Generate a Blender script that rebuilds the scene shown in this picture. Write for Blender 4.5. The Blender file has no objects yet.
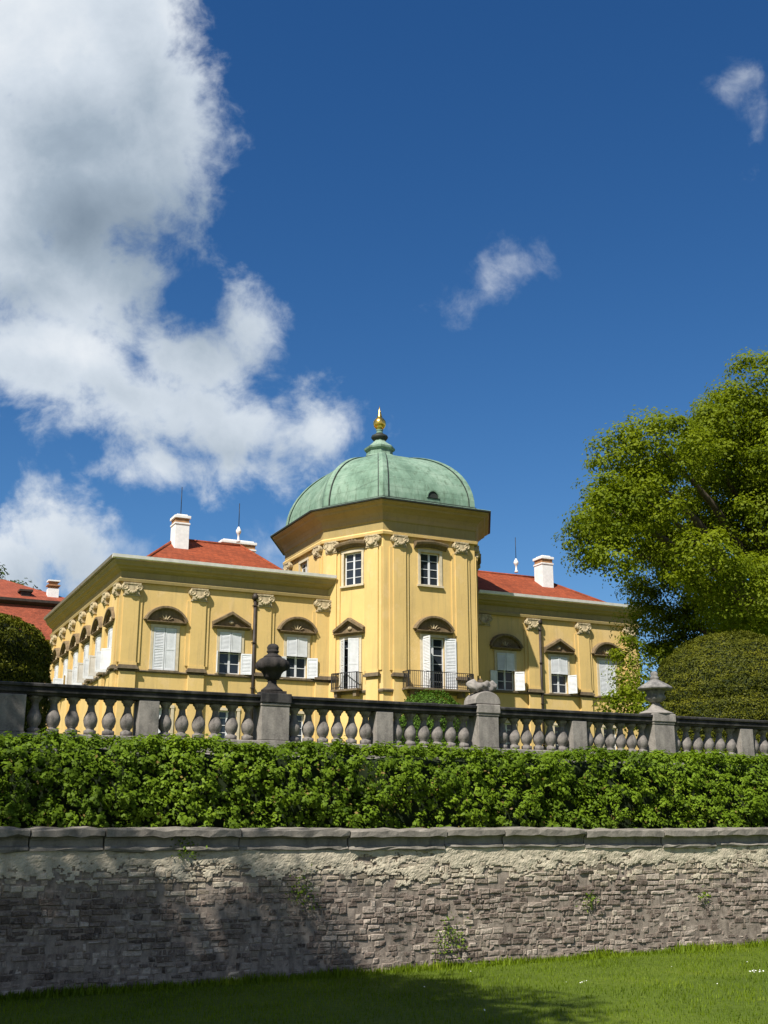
import bpy, math, random
import numpy as np
from mathutils import Vector, Matrix

random.seed(7)
RNG = np.random.default_rng(11)
S = bpy.context.scene
COL = S.collection
R = math.radians
TH = R(25.5)                      # the garden axis: wall, balustrade and palace front all run this way
CT, ST = math.cos(TH), math.sin(TH)


def xy(a, b):
    """garden axes (a along the wall, b towards the palace) -> world"""
    return (a * CT - b * ST, a * ST + b * CT)


# ------------------------------------------------------------------ materials
class NT:
    def __init__(self, tree):
        self.t = tree
        self.n = tree.nodes
        self.l = tree.links

    def node(self, typ, **kw):
        n = self.n.new(typ)
        for k, v in kw.items():
            setattr(n, k, v)
        return n

    def put(self, sock, v):
        if isinstance(v, bpy.types.NodeSocket):
            self.l.new(v, sock)
        else:
            sock.default_value = v

    def math(self, op, a, b=0.0, c=0.0, clamp=False):
        n = self.node('ShaderNodeMath', operation=op)
        n.use_clamp = clamp
        for i, v in enumerate((a, b, c)):
            self.put(n.inputs[i], v)
        return n.outputs[0]

    def vmath(self, op, a, b=None, s=None):
        n = self.node('ShaderNodeVectorMath', operation=op)
        self.put(n.inputs[0], a)
        if b is not None:
            self.put(n.inputs[1], b)
        if s is not None:
            self.put(n.inputs['Scale'], s)
        return n.outputs['Value'] if op in ('LENGTH', 'DOT_PRODUCT', 'DISTANCE') else n.outputs[0]

    def noise(self, vec, scale, detail=4, rough=0.55, dist=0.0):
        n = self.node('ShaderNodeTexNoise')
        self.put(n.inputs['Vector'], vec)
        n.inputs['Scale'].default_value = scale
        n.inputs['Detail'].default_value = detail
        n.inputs['Roughness'].default_value = rough
        n.inputs['Distortion'].default_value = dist
        return n.outputs['Fac']

    def mapping(self, vec, scale=(1, 1, 1), loc=(0, 0, 0), rot=(0, 0, 0), vt='POINT'):
        n = self.node('ShaderNodeMapping', vector_type=vt)
        self.put(n.inputs['Vector'], vec)
        n.inputs['Scale'].default_value = scale
        n.inputs['Location'].default_value = loc
        n.inputs['Rotation'].default_value = rot
        return n.outputs[0]

    def ramp(self, fac, stops, interp='LINEAR'):
        n = self.node('ShaderNodeValToRGB')
        n.color_ramp.interpolation = interp
        el = n.color_ramp.elements
        while len(el) < len(stops):
            el.new(0.5)
        for e, (p, c) in zip(el, stops):
            e.position = p
            e.color = (c[0], c[1], c[2], 1) if not isinstance(c, (int, float)) else (c, c, c, 1)
        self.put(n.inputs[0], fac)
        return n.outputs[0]

    def mix(self, fac, a, b, blend='MIX'):
        n = self.node('ShaderNodeMix', data_type='RGBA', blend_type=blend)
        self.put(n.inputs[0], fac)
        for s, v in ((n.inputs[6], a), (n.inputs[7], b)):
            if isinstance(v, (tuple, list)):
                v = (v[0], v[1], v[2], 1)
            self.put(s, v)
        return n.outputs[2]

    def smooth(self, v, lo, hi):
        n = self.node('ShaderNodeMapRange', interpolation_type='SMOOTHSTEP')
        self.put(n.inputs[0], v)
        n.inputs[1].default_value = lo
        n.inputs[2].default_value = hi
        return n.outputs[0]


def new_mat(name):
    m = bpy.data.materials.new(name)
    m.use_nodes = True
    t = NT(m.node_tree)
    b = m.node_tree.nodes['Principled BSDF']
    b.inputs['Roughness'].default_value = 0.85
    b.inputs['Specular IOR Level'].default_value = 0.25
    co = t.node('ShaderNodeTexCoord')
    return m, t, b, co.outputs['Object']


def bump(t, b, h, strength, dist=0.02):
    n = t.node('ShaderNodeBump')
    n.inputs['Strength'].default_value = strength
    n.inputs['Distance'].default_value = dist
    t.put(n.inputs['Height'], h)
    t.l.new(n.outputs[0], b.inputs['Normal'])


def M_simple(name, c, rough=0.8, var=0.15, scale=6, metal=0.0, spec=0.25, stretch=(1, 1, 1), bmp=0.0):
    m, t, b, co = new_mat(name)
    f = t.noise(t.mapping(co, stretch), scale, 5)
    lo = [x * (1 - var) for x in c]
    hi = [min(1, x * (1 + var)) for x in c]
    t.put(b.inputs['Base Color'], t.ramp(f, [(0.3, lo), (0.7, hi)]))
    b.inputs['Roughness'].default_value = rough
    b.inputs['Metallic'].default_value = metal
    b.inputs['Specular IOR Level'].default_value = spec
    if bmp:
        bump(t, b, f, bmp)
    return m


def M_plaster(name, c, dirt=0.35):
    m, t, b, co = new_mat(name)
    big = t.noise(co, 0.35, 5, 0.6)
    streak = t.noise(t.mapping(co, (2.6, 2.6, 0.22)), 1.6, 6, 0.65)
    fine = t.noise(co, 9, 4, 0.6)
    col = t.ramp(big, [(0.3, [x * 0.86 for x in c]), (0.7, [x * 1.05 for x in c])])
    st = t.ramp(streak, [(0.50, 0.0), (0.72, 1.0)])
    col = t.mix(t.math('MULTIPLY', st, dirt), col, (c[0] * 0.62, c[1] * 0.66, c[2] * 0.8))
    fade = t.noise(t.mapping(co, (1, 1, 0.7)), 0.9, 7, 0.7)
    col = t.mix(t.math('MULTIPLY', t.ramp(fade, [(0.54, 0.0), (0.60, 1.0)]), 0.30), col, (c[0] * 1.06, c[1] * 1.10, c[2] * 1.55))
    thin = t.noise(t.mapping(co, (7.0, 7.0, 0.35)), 1.3, 5, 0.7)
    col = t.mix(t.math('MULTIPLY', t.ramp(thin, [(0.58, 0.0), (0.72, 1.0)]), 0.45), col, (c[0] * 0.55, c[1] * 0.56, c[2] * 0.62))
    col = t.mix(t.math('MULTIPLY', t.ramp(fine, [(0.55, 0.0), (0.8, 1.0)]), 0.16), col, (c[0] * 1.1, c[1] * 1.12, c[2] * 1.5))
    t.put(b.inputs['Base Color'], col)
    bump(t, b, fine, 0.25, 0.02)
    return m


def M_stone(name, lo, hi, stain, stain_amt=0.6, scale=3.0, rough=0.9):
    m, t, b, co = new_mat(name)
    n1 = t.noise(co, scale, 6, 0.65)
    n2 = t.noise(t.mapping(co, (2.0, 2.0, 0.5)), scale * 0.8, 5, 0.6)
    n3 = t.noise(co, scale * 12, 3, 0.6)
    col = t.ramp(n1, [(0.3, lo), (0.7, hi)])
    col = t.mix(t.math('MULTIPLY', t.ramp(n2, [(0.45, 0.0), (0.65, 1.0)]), stain_amt), col, stain)
    col = t.mix(t.math('MULTIPLY', t.ramp(n3, [(0.5, 0.0), (0.75, 1.0)]), 0.25), col, [min(1, x * 1.4) for x in hi])
    t.put(b.inputs['Base Color'], col)
    b.inputs['Roughness'].default_value = rough
    bump(t, b, t.math('ADD', n1, t.math('MULTIPLY', n3, 0.4)), 0.5, 0.02)
    return m


def M_leaf(name, lo, hi, trans=0.35, yellow=None, rough=0.55, patch=0.7):
    """leaf faces: colour by the face's own random tone plus broad patches"""
    m, t, b, co = new_mat(name)
    at = t.node('ShaderNodeAttribute', attribute_name='tone')
    f = at.outputs['Fac']
    big = t.noise(co, patch, 3, 0.5)
    f2 = t.math('ADD', t.math('MULTIPLY', f, 0.65), t.math('MULTIPLY', big, 0.35))
    stops = [(0.12, lo), (0.75, hi)]
    if yellow:
        stops.append((0.98, yellow))
    col = t.ramp(f2, stops)
    t.put(b.inputs['Base Color'], col)
    b.inputs['Roughness'].default_value = rough
    b.inputs['Specular IOR Level'].default_value = 0.14
    tr = t.node('ShaderNodeBsdfTranslucent')
    t.put(tr.inputs['Color'], t.mix(1.0, col, (1.0, 1.0, 0.45), 'MULTIPLY'))
    mx = t.node('ShaderNodeMixShader')
    mx.inputs[0].default_value = trans
    t.l.new(b.outputs[0], mx.inputs[1])
    t.l.new(tr.outputs[0], mx.inputs[2])
    t.l.new(mx.outputs[0], m.node_tree.nodes['Material Output'].inputs[0])
    return m


MAT = {}
YEL = (0.69, 0.485, 0.185)
MAT['plaster'] = M_plaster('yellow_plaster', YEL, 0.5)
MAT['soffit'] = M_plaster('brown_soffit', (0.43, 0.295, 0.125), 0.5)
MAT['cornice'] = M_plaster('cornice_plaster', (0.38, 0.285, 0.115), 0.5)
MAT['trim'] = M_stone('carved_stucco', (0.36, 0.29, 0.17), (0.56, 0.46, 0.29), (0.15, 0.115, 0.07), 0.6, 5.0)
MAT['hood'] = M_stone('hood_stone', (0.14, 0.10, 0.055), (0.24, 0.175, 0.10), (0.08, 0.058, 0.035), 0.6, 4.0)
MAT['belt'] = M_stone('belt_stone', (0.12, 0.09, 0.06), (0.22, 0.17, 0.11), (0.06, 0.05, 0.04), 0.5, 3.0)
MAT['white'] = M_simple('white_paint', (0.64, 0.65, 0.66), 0.55, 0.12, 3)
MAT['chimney'] = M_simple('limewash', (0.76, 0.75, 0.72), 0.9, 0.1, 4)
MAT['chim_brick'] = M_simple('chimney_brick', (0.36, 0.19, 0.09), 0.9, 0.3, 8)
MAT['wframe'] = M_simple('window_surround', (0.55, 0.47, 0.33), 0.85, 0.15, 4)
MAT['iron'] = M_simple('wrought_iron', (0.025, 0.025, 0.027), 0.5, 0.3, 12)
MAT['pipe'] = M_simple('downpipe_metal', (0.045, 0.035, 0.028), 0.5, 0.3, 5)
MAT['gutter'] = M_simple('pale_gutter', (0.78, 0.75, 0.70), 0.5, 0.12, 3)
MAT['zinc'] = M_simple('dull_zinc', (0.20, 0.18, 0.13), 0.6, 0.2, 3)
MAT['gold'] = M_simple('gilding', (0.85, 0.55, 0.12), 0.25, 0.05, 4, metal=1.0)
MAT['darkcopper'] = M_simple('dark_copper', (0.03, 0.035, 0.03), 0.6, 0.3, 4)
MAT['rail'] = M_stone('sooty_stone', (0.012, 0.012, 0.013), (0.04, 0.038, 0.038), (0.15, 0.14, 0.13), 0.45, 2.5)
MAT['pedestal'] = M_stone('pedestal_stone', (0.17, 0.155, 0.14), (0.34, 0.31, 0.275), (0.09, 0.08, 0.075), 0.55, 3.0)
MAT['baluster'] = M_stone('baluster_stone', (0.11, 0.10, 0.095), (0.31, 0.28, 0.25), (0.04, 0.036, 0.034), 0.65, 6.0)
MAT['urn_dark'] = M_stone('sooty_urn_stone', (0.02, 0.018, 0.017), (0.06, 0.052, 0.047), (0.012, 0.012, 0.012), 0.6, 6.0)
MAT['urn_grey'] = M_stone('grey_urn_stone', (0.11, 0.105, 0.10), (0.30, 0.285, 0.26), (0.04, 0.04, 0.04), 0.6, 6.0)
MAT['coping'] = M_stone('coping_stone', (0.15, 0.135, 0.115), (0.31, 0.28, 0.235), (0.045, 0.042, 0.038), 0.6, 2.5)
MAT['bark'] = M_stone('bark', (0.05, 0.038, 0.028), (0.12, 0.095, 0.07), (0.03, 0.025, 0.02), 0.5, 5.0)
MAT['mortar'] = M_stone('wall_mortar', (0.16, 0.13, 0.105), (0.36, 0.30, 0.245), (0.07, 0.055, 0.045), 0.55, 9.0)

MAT['render'] = M_stone('lime_render', (0.38, 0.335, 0.245), (0.60, 0.53, 0.40), (0.26, 0.22, 0.165), 0.5, 6.0)
# glass
m, t, b, co = new_mat('window_glass')
b.inputs['Base Color'].default_value = (0.022, 0.028, 0.036, 1)
b.inputs['Roughness'].default_value = 0.08
b.inputs['Specular IOR Level'].default_value = 0.5
MAT['glass'] = m

# roof tiles: courses of plain tiles
def M_tiles(name, c):
    m, t, b, co = new_mat(name)
    n1 = t.noise(co, 0.6, 5, 0.6)
    n2 = t.noise(t.mapping(co, (3, 3, 3)), 2.2, 2, 0.5)
    br = t.node('ShaderNodeTexBrick')
    br.inputs['Scale'].default_value = 1.0
    br.inputs['Brick Width'].default_value = 0.30
    br.inputs['Row Height'].default_value = 0.17
    br.inputs['Mortar Size'].default_value = 0.012
    br.inputs['Color1'].default_value = (0.72, 0.72, 0.72, 1)
    br.inputs['Color2'].default_value = (1.25, 1.25, 1.25, 1)
    br.inputs['Mortar'].default_value = (0.45, 0.45, 0.45, 1)
    # planks run along a, rows climb the slope
    sx = t.node('ShaderNodeSeparateXYZ')
    t.put(sx.inputs[0], co)
    cx = t.node('ShaderNodeCombineXYZ')
    t.put(cx.inputs[0], t.math('ADD', sx.outputs[0], sx.outputs[1]))
    t.put(cx.inputs[1], t.math('MULTIPLY', sx.outputs[2], 2.2))
    t.put(br.inputs['Vector'], cx.outputs[0])
    col = t.ramp(n1, [(0.3, [x * 0.8 for x in c]), (0.7, [x * 1.12 for x in c])])
    col = t.mix(t.math('MULTIPLY', t.ramp(n2, [(0.48, 0.0), (0.66, 1.0)]), 0.5), col, (c[0] * 0.5, c[1] * 0.62, c[2] * 0.8))
    col = t.mix(t.math('MULTIPLY', t.ramp(t.noise(co, 9, 4, 0.7), [(0.5, 0.0), (0.75, 1.0)]), 0.35), col, (c[0] * 1.25, c[1] * 1.7, c[2] * 1.9))
    col = t.mix(0.8, col, br.outputs[0], 'MULTIPLY')
    t.put(b.inputs['Base Color'], col)
    bump(t, b, br.outputs[1], -0.9, 0.05)
    return m
MAT['tiles'] = M_tiles('red_roof_tiles', (0.27, 0.058, 0.021))
MAT['tiles_far'] = M_tiles('old_roof_tiles', (0.29, 0.07, 0.035))

# verdigris copper sheet
m, t, b, co = new_mat('verdigris_copper')
n1 = t.noise(co, 0.8, 6, 0.65)
n2 = t.noise(t.mapping(co, (2.6, 2.6, 0.4)), 1.6, 6, 0.7)
n3 = t.noise(co, 6, 4, 0.6)
col = t.ramp(n1, [(0.28, (0.095, 0.165, 0.115)), (0.5, (0.165, 0.26, 0.188)), (0.72, (0.26, 0.355, 0.27))])
col = t.mix(t.math('MULTIPLY', t.ramp(n2, [(0.50, 0.0), (0.66, 1.0)]), 0.75), col, (0.085, 0.13, 0.085))
col = t.mix(t.math('MULTIPLY', t.ramp(n3, [(0.55, 0.0), (0.8, 1.0)]), 0.3), col, (0.31, 0.42, 0.335))
sx = t.node('ShaderNodeSeparateXYZ')
t.put(sx.inputs[0], co)
cx = t.node('ShaderNodeCombineXYZ')
t.put(cx.inputs[0], t.math('ADD', sx.outputs[0], t.math('MULTIPLY', sx.outputs[1], 0.7)))
t.put(cx.inputs[1], sx.outputs[2])
br = t.node('ShaderNodeTexBrick')
br.inputs['Scale'].default_value = 1.0
br.inputs['Brick Width'].default_value = 1.3
br.inputs['Row Height'].default_value = 0.62
br.inputs['Mortar Size'].default_value = 0.02
br.inputs['Color1'].default_value = (0.93, 0.93, 0.93, 1)
br.inputs['Color2'].default_value = (1.05, 1.05, 1.05, 1)
br.inputs['Mortar'].default_value = (0.72, 0.72, 0.72, 1)
t.put(br.inputs['Vector'], cx.outputs[0])
col = t.mix(0.75, col, br.outputs[0], 'MULTIPLY')
t.put(b.inputs['Base Color'], col)
b.inputs['Roughness'].default_value = 0.75
bump(t, b, t.math('ADD', br.outputs[1], t.math('MULTIPLY', n3, 0.4)), -0.35, 0.03)
MAT['copper'] = m

# old bricks of the garden wall: colour by each brick's own tone
m, t, b, co = new_mat('old_brick')
at = t.node('ShaderNodeAttribute', attribute_name='tone')
pale = t.node('ShaderNodeAttribute', attribute_name='pale')
n1 = t.noise(co, 14, 5, 0.65)
n2 = t.noise(co, 1.1, 4, 0.6)
n1b = t.noise(co, 38, 4, 0.7)
f = t.math('ADD', t.math('MULTIPLY', at.outputs['Fac'], 0.62), t.math('SUBTRACT', t.math('ADD', t.math('MULTIPLY', n1, 0.45), t.math('MULTIPLY', n1b, 0.45)), 0.26))
dark = t.ramp(f, [(0.12, (0.06, 0.046, 0.038)), (0.42, (0.20, 0.155, 0.125)), (0.68, (0.36, 0.30, 0.245)), (0.95, (0.55, 0.47, 0.385))])
lite = t.ramp(f, [(0.12, (0.26, 0.215, 0.15)), (0.5, (0.50, 0.43, 0.32)), (0.85, (0.66, 0.58, 0.44))])
col = t.mix(pale.outputs['Fac'], dark, lite)
col = t.mix(t.math('MULTIPLY', t.ramp(t.noise(t.mapping(co, (1.0, 1.0, 1.6)), 2.4, 6, 0.7), [(0.48, 0.0), (0.64, 1.0)]), 0.55), col, (0.075, 0.057, 0.042))
col = t.mix(t.math('MULTIPLY', t.ramp(t.noise(t.mapping(co, (1.0, 1.0, 0.5)), 3.6, 6, 0.75), [(0.56, 0.0), (0.68, 1.0)]), 0.45), col, (0.045, 0.040, 0.034))
n5 = t.noise(co, 5.0, 4, 0.7)
col = t.mix(t.math('MULTIPLY', t.ramp(n5, [(0.54, 0.0), (0.70, 1.0)]), 0.6), col, (0.46, 0.40, 0.33))
n6 = t.noise(co, 30, 4, 0.75)
col = t.mix(t.math('MULTIPLY', t.ramp(n6, [(0.56, 0.0), (0.68, 1.0)]), 0.45), col, (0.50, 0.45, 0.38))
t.put(b.inputs['Base Color'], col)
b.inputs['Roughness'].default_value = 0.95
bump(t, b, t.math('ADD', n1, n1b), 0.9, 0.02)
MAT['brick'] = m

# lawn soil / grass sheet
m, t, b, co = new_mat('lawn_turf')
n1 = t.noise(co, 0.5, 5, 0.6)
n2 = t.noise(co, 12, 5, 0.7)
col = t.ramp(t.math('ADD', t.math('MULTIPLY', n1, 0.5), t.math('MULTIPLY', n2, 0.5)),
             [(0.3, (0.04, 0.065, 0.004)), (0.55, (0.085, 0.125, 0.008)), (0.75, (0.14, 0.16, 0.018))])
t.put(b.inputs['Base Color'], col)
bump(t, b, n2, 0.8, 0.05)
MAT['turf'] = m
MAT['gravel'] = M_stone('terrace_gravel', (0.22, 0.19, 0.15), (0.36, 0.32, 0.26), (0.15, 0.13, 0.10), 0.4, 8.0)

MAT['leaf_hedge'] = M_leaf('hedge_leaf', (0.050, 0.095, 0.006), (0.18, 0.275, 0.016), 0.36, (0.32, 0.40, 0.04))
MAT['leaf_tree'] = M_leaf('tree_leaf', (0.080, 0.125, 0.005), (0.225, 0.275, 0.012), 0.48, (0.33, 0.36, 0.025), patch=0.25)
MAT['leaf_yew'] = M_leaf('yew_leaf', (0.045, 0.056, 0.004), (0.125, 0.13, 0.009), 0.2, (0.19, 0.175, 0.016))
MAT['leaf_box'] = M_leaf('box_leaf', (0.05, 0.11, 0.010), (0.10, 0.19, 0.020), 0.25, (0.14, 0.23, 0.03))
MAT['leaf_far'] = M_leaf('distant_leaf', (0.035, 0.07, 0.015), (0.08, 0.12, 0.025), 0.25, patch=0.2)
MAT['grass'] = M_leaf('grass_blade', (0.075, 0.125, 0.004), (0.165, 0.235, 0.009), 0.35, (0.28, 0.30, 0.04), patch=0.6)
MAT['dryleaf'] = M_leaf('dry_leaf', (0.10, 0.07, 0.02), (0.28, 0.20, 0.06), 0.25)
MAT['petal'] = M_simple('white_petal', (0.75, 0.75, 0.68), 0.6, 0.05)
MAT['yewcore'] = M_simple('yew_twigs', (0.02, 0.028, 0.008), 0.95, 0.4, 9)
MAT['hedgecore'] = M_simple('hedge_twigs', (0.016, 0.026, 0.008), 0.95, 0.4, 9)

# ------------------------------------------------------------------ mesh helpers
class MB:
    """collects polygons; build() links them as ONE mesh object"""
    def __init__(self):
        self.v, self.f, self.mi, self.mats, self.sm = [], [], [], [], []

    def m(self, name):
        if name not in self.mats:
            self.mats.append(name)
        return self.mats.index(name)

    def poly(self, pts, mat, smooth=False):
        i = len(self.v)
        self.v += [tuple(p) for p in pts]
        self.f.append(tuple(range(i, i + len(pts))))
        self.mi.append(self.m(mat))
        self.sm.append(smooth)

    def mesh(self, verts, faces, mat, smooth=False):
        i = len(self.v)
        self.v += [tuple(p) for p in verts]
        k = self.m(mat)
        for f in faces:
            self.f.append(tuple(i + q for q in f))
            self.mi.append(k)
            self.sm.append(smooth)

    def box(self, x0, x1, y0, y1, z0, z1, mat, M=None):
        vs = [(x, y, z) for z in (z0, z1) for y in (y0, y1) for x in (x0, x1)]
        if M is not None:
            vs = [tuple(M @ Vector(v)) for v in vs]
        self.mesh(vs, [(0, 2, 3, 1), (4, 5, 7, 6), (0, 1, 5, 4), (2, 6, 7, 3), (0, 4, 6, 2), (1, 3, 7, 5)], mat)

    def lathe(self, prof, c, seg, mat, smooth=True, rot=0.0, sx=1.0, sy=1.0):
        n = len(prof)
        vs, fs = [], []
        for r, z in prof:
            for k in range(seg):
                a = rot + 2 * math.pi * k / seg
                vs.append((c[0] + sx * r * math.cos(a), c[1] + sy * r * math.sin(a), c[2] + z))
        for i in range(n - 1):
            for k in range(seg):
                k2 = (k + 1) % seg
                fs.append((i * seg + k, i * seg + k2, (i + 1) * seg + k2, (i + 1) * seg + k))
        fs.append(tuple(range(seg - 1, -1, -1)))
        fs.append(tuple((n - 1) * seg + k for k in range(seg)))
        self.mesh(vs, fs, mat, smooth)

    def prism(self, poly, z0, z1, mat, poly2=None):
        """closed counter-clockwise plan polygon raised from z0 to z1 (to poly2 at the top, if given)"""
        n = len(poly)
        p2 = poly2 or poly
        vs = [(p[0], p[1], z0) for p in poly] + [(p[0], p[1], z1) for p in p2]
        fs = [(i, (i + 1) % n, n + (i + 1) % n, n + i) for i in range(n)]
        fs += [tuple(range(n - 1, -1, -1)), tuple(range(n, 2 * n))]
        self.mesh(vs, fs, mat)

    def rings(self, rings, mat, closed_path=False, caps=True, smooth=False):
        """loft closed rings of equal length"""
        n = len(rings[0])
        vs = [p for r in rings for p in r]
        fs = []
        m_ = len(rings)
        for i in range(m_ if closed_path else m_ - 1):
            j = (i + 1) % m_
            for k in range(n):
                k2 = (k + 1) % n
                fs.append((i * n + k, i * n + k2, j * n + k2, j * n + k))
        if caps and not closed_path:
            fs.append(tuple(range(n - 1, -1, -1)))
            fs.append(tuple((m_ - 1) * n + k for k in range(n)))
        self.mesh(vs, fs, mat, smooth)

    def tube(self, pts, rad, mat, seg=8):
        pts = [Vector(p) for p in pts]
        rr = rad if isinstance(rad, (list, tuple)) else [rad] * len(pts)
        rings = []
        for i, p in enumerate(pts):
            d = (pts[min(i + 1, len(pts) - 1)] - pts[max(i - 1, 0)]).normalized()
            s = d.cross(Vector((0.31, 0.95, 0.05))).normalized()
            if abs(d.z) < 0.3:
                s = d.cross(Vector((0, 0, 1))).normalized()
            q = d.cross(s).normalized()
            rings.append([tuple(p + rr[i] * (math.cos(2 * math.pi * k / seg) * s + math.sin(2 * math.pi * k / seg) * q)) for k in range(seg)])
        self.rings(rings, mat, smooth=True)

    def sweep(self, path, prof, mat, mat2=None):
        """mitred sweep of an open profile [(outward, z)] along a plan polyline seen with outside on the right-hand normal"""
        n = len(path)
        P = [Vector((p[0], p[1])) for p in path]
        rings = []
        for i in range(n):
            d0 = (P[i] - P[i - 1]).normalized() if i > 0 else None
            d1 = (P[i + 1] - P[i]).normalized() if i < n - 1 else None
            n0 = Vector((d0.y, -d0.x)) if d0 else None
            n1 = Vector((d1.y, -d1.x)) if d1 else None
            if n0 is None:
                o = n1
            elif n1 is None:
                o = n0
            else:
                o = (n0 + n1)
                o = o / max(0.2, (1 + n0.dot(n1)))
            rings.append([(P[i].x + o.x * w, P[i].y + o.y * w, z) for w, z in prof])
        vs = [p for r in rings for p in r]
        k = len(prof)
        fs = []
        for i in range(n - 1):
            for j in range(k):
                j2 = (j + 1) % k
                fs.append((i * k + j, (i + 1) * k + j, (i + 1) * k + j2, i * k + j2))
        fs.append(tuple(range(k)))
        fs.append(tuple((n - 1) * k + j for j in range(k - 1, -1, -1)))
        self.mesh(vs, fs, mat)

    def build(self, name, parent=None, loc=(0, 0, 0), rotz=0.0, bevel=0.0):
        me = bpy.data.meshes.new(name)
        me.from_pydata(self.v, [], self.f)
        for q in self.mats:
            me.materials.append(MAT[q])
        me.polygons.foreach_set('material_index', self.mi)
        me.polygons.foreach_set('use_smooth', self.sm)
        me.update()
        o = bpy.data.objects.new(name, me)
        COL.objects.link(o)
        o.location = loc
        o.rotation_euler = (0, 0, rotz)
        if parent is not None:
            o.parent = parent
        if bevel:
            bv = o.modifiers.new('bevel', 'BEVEL')
            bv.width = bevel
            bv.segments = 2
            bv.limit_method = 'ANGLE'
        return o


def tag(o, label=None, cat=None, group=None, kind=None):
    for k, v in (('label', label), ('category', cat), ('group', group), ('kind', kind)):
        if v:
            o[k] = v
    return o


def thing(name, label, cat, a, b, z, group=None, rot=TH):
    o = bpy.data.objects.new(name, None)
    COL.objects.link(o)
    x, y = xy(a, b)
    o.location = (x, y, z)
    o.rotation_euler = (0, 0, rot)
    o.empty_display_size = 0.3
    return tag(o, label, cat, group)


def child(src, parent, name=None, loc=None, rotz=None):
    """a copy of a part (sharing its mesh) with copies of its sub-parts"""
    c = src.copy()
    COL.objects.link(c)
    c.parent = parent
    if loc is not None:
        c.location = loc
    if rotz is not None:
        c.rotation_euler = (0, 0, rotz)
    for g in list(src.children):
        d = g.copy()
        COL.objects.link(d)
        d.parent = c
    return c


def leaf_obj(name, P, N, size, mat, parent=None, loc=(0, 0, 0), rotz=0.0, aspect=0.6, tone=None, fold=0.18):
    """many small leaf faces in one mesh; P points, N facing directions, size per leaf"""
    n = len(P)
    N = N / np.maximum(1e-6, np.linalg.norm(N, axis=1, keepdims=True))
    rnd = RNG.normal(size=(n, 3))
    U = np.cross(N, rnd)
    U /= np.maximum(1e-6, np.linalg.norm(U, axis=1, keepdims=True))
    V = np.cross(N, U)
    s = size[:, None]
    p0 = P - U * s * 0.5
    p1 = P + V * s * aspect * 0.5 + N * s * fold - U * s * 0.05
    p2 = P + U * s * 0.5
    p3 = P - V * s * aspect * 0.5 + N * s * fold - U * s * 0.05
    co = np.stack([p0, p1, p2, p3], axis=1).reshape(-1, 3)
    me = bpy.data.meshes.new(name)
    me.vertices.add(4 * n)
    me.vertices.foreach_set('co', co.astype(np.float32).ravel())
    me.loops.add(4 * n)
    me.loops.foreach_set('vertex_index', np.arange(4 * n, dtype=np.int32))
    me.polygons.add(n)
    me.polygons.foreach_set('loop_start', np.arange(0, 4 * n, 4, dtype=np.int32))
    me.update(calc_edges=True)
    at = me.attributes.new('tone', 'FLOAT', 'FACE')
    tn = RNG.random(n) if tone is None else tone
    at.data.foreach_set('value', tn.astype(np.float32))
    me.materials.append(MAT[mat])
    me.validate()
    o = bpy.data.objects.new(name, me)
    COL.objects.link(o)
    o.location = loc
    o.rotation_euler = (0, 0, rotz)
    if parent is not None:
        o.parent = parent
    return o


def smooth_noise(x, y, seed=0):
    """smooth value noise in about -1..1 on a random lattice (cell size 1)"""
    x, y = np.asarray(x, dtype=float) + 37.7, np.asarray(y, dtype=float) + 53.3
    tab = np.random.default_rng(1000 + seed).uniform(-1, 1, (64, 64))
    xi, yi = np.floor(x).astype(int), np.floor(y).astype(int)
    fx, fy = x - xi, y - yi
    fx, fy = fx * fx * (3 - 2 * fx), fy * fy * (3 - 2 * fy)
    g = lambda i, j: tab[i % 64, j % 64]
    return (g(xi, yi) * (1 - fx) + g(xi + 1, yi) * fx) * (1 - fy) + (g(xi, yi + 1) * (1 - fx) + g(xi + 1, yi + 1) * fx) * fy

# ------------------------------------------------------------------ the palace
G = 5.2                                     # ground at its foot
palace = thing('palace', 'yellow baroque palace with red tiled wings and green copper dome above the balustrade', 'palace', 29.1, 61.65, G)


def Z(z):
    return z - G


def wall_panel(mb, P, t, u0, u1, z0, z1, holes, mat='plaster', depth=0.24):
    """flat wall from u0 to u1 along t, outside on the right-hand side of t, with rectangular openings and their reveals"""
    n = (t[1], -t[0])
    us = sorted({u0, u1, *[h[0] for h in holes], *[h[1] for h in holes]})
    zs = sorted({z0, z1, *[h[2] for h in holes], *[h[3] for h in holes]})

    def pt(u, z, d=0.0):
        return (P[0] + t[0] * u - n[0] * d, P[1] + t[1] * u - n[1] * d, z)
    for i in range(len(us) - 1):
        for j in range(len(zs) - 1):
            cu, cz = (us[i] + us[i + 1]) / 2, (zs[j] + zs[j + 1]) / 2
            if any(h[0] < cu < h[1] and h[2] < cz < h[3] for h in holes):
                continue
            mb.poly([pt(us[i], zs[j]), pt(us[i + 1], zs[j]), pt(us[i + 1], zs[j + 1]), pt(us[i], zs[j + 1])], mat)
    for a, b, c, d in holes:
        for p, q in (((a, c), (b, c)), ((b, c), (b, d)), ((b, d), (a, d)), ((a, d), (a, c))):
            mb.poly([pt(*p), pt(*q), pt(q[0], q[1], depth), pt(p[0], p[1], depth)], mat)


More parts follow.
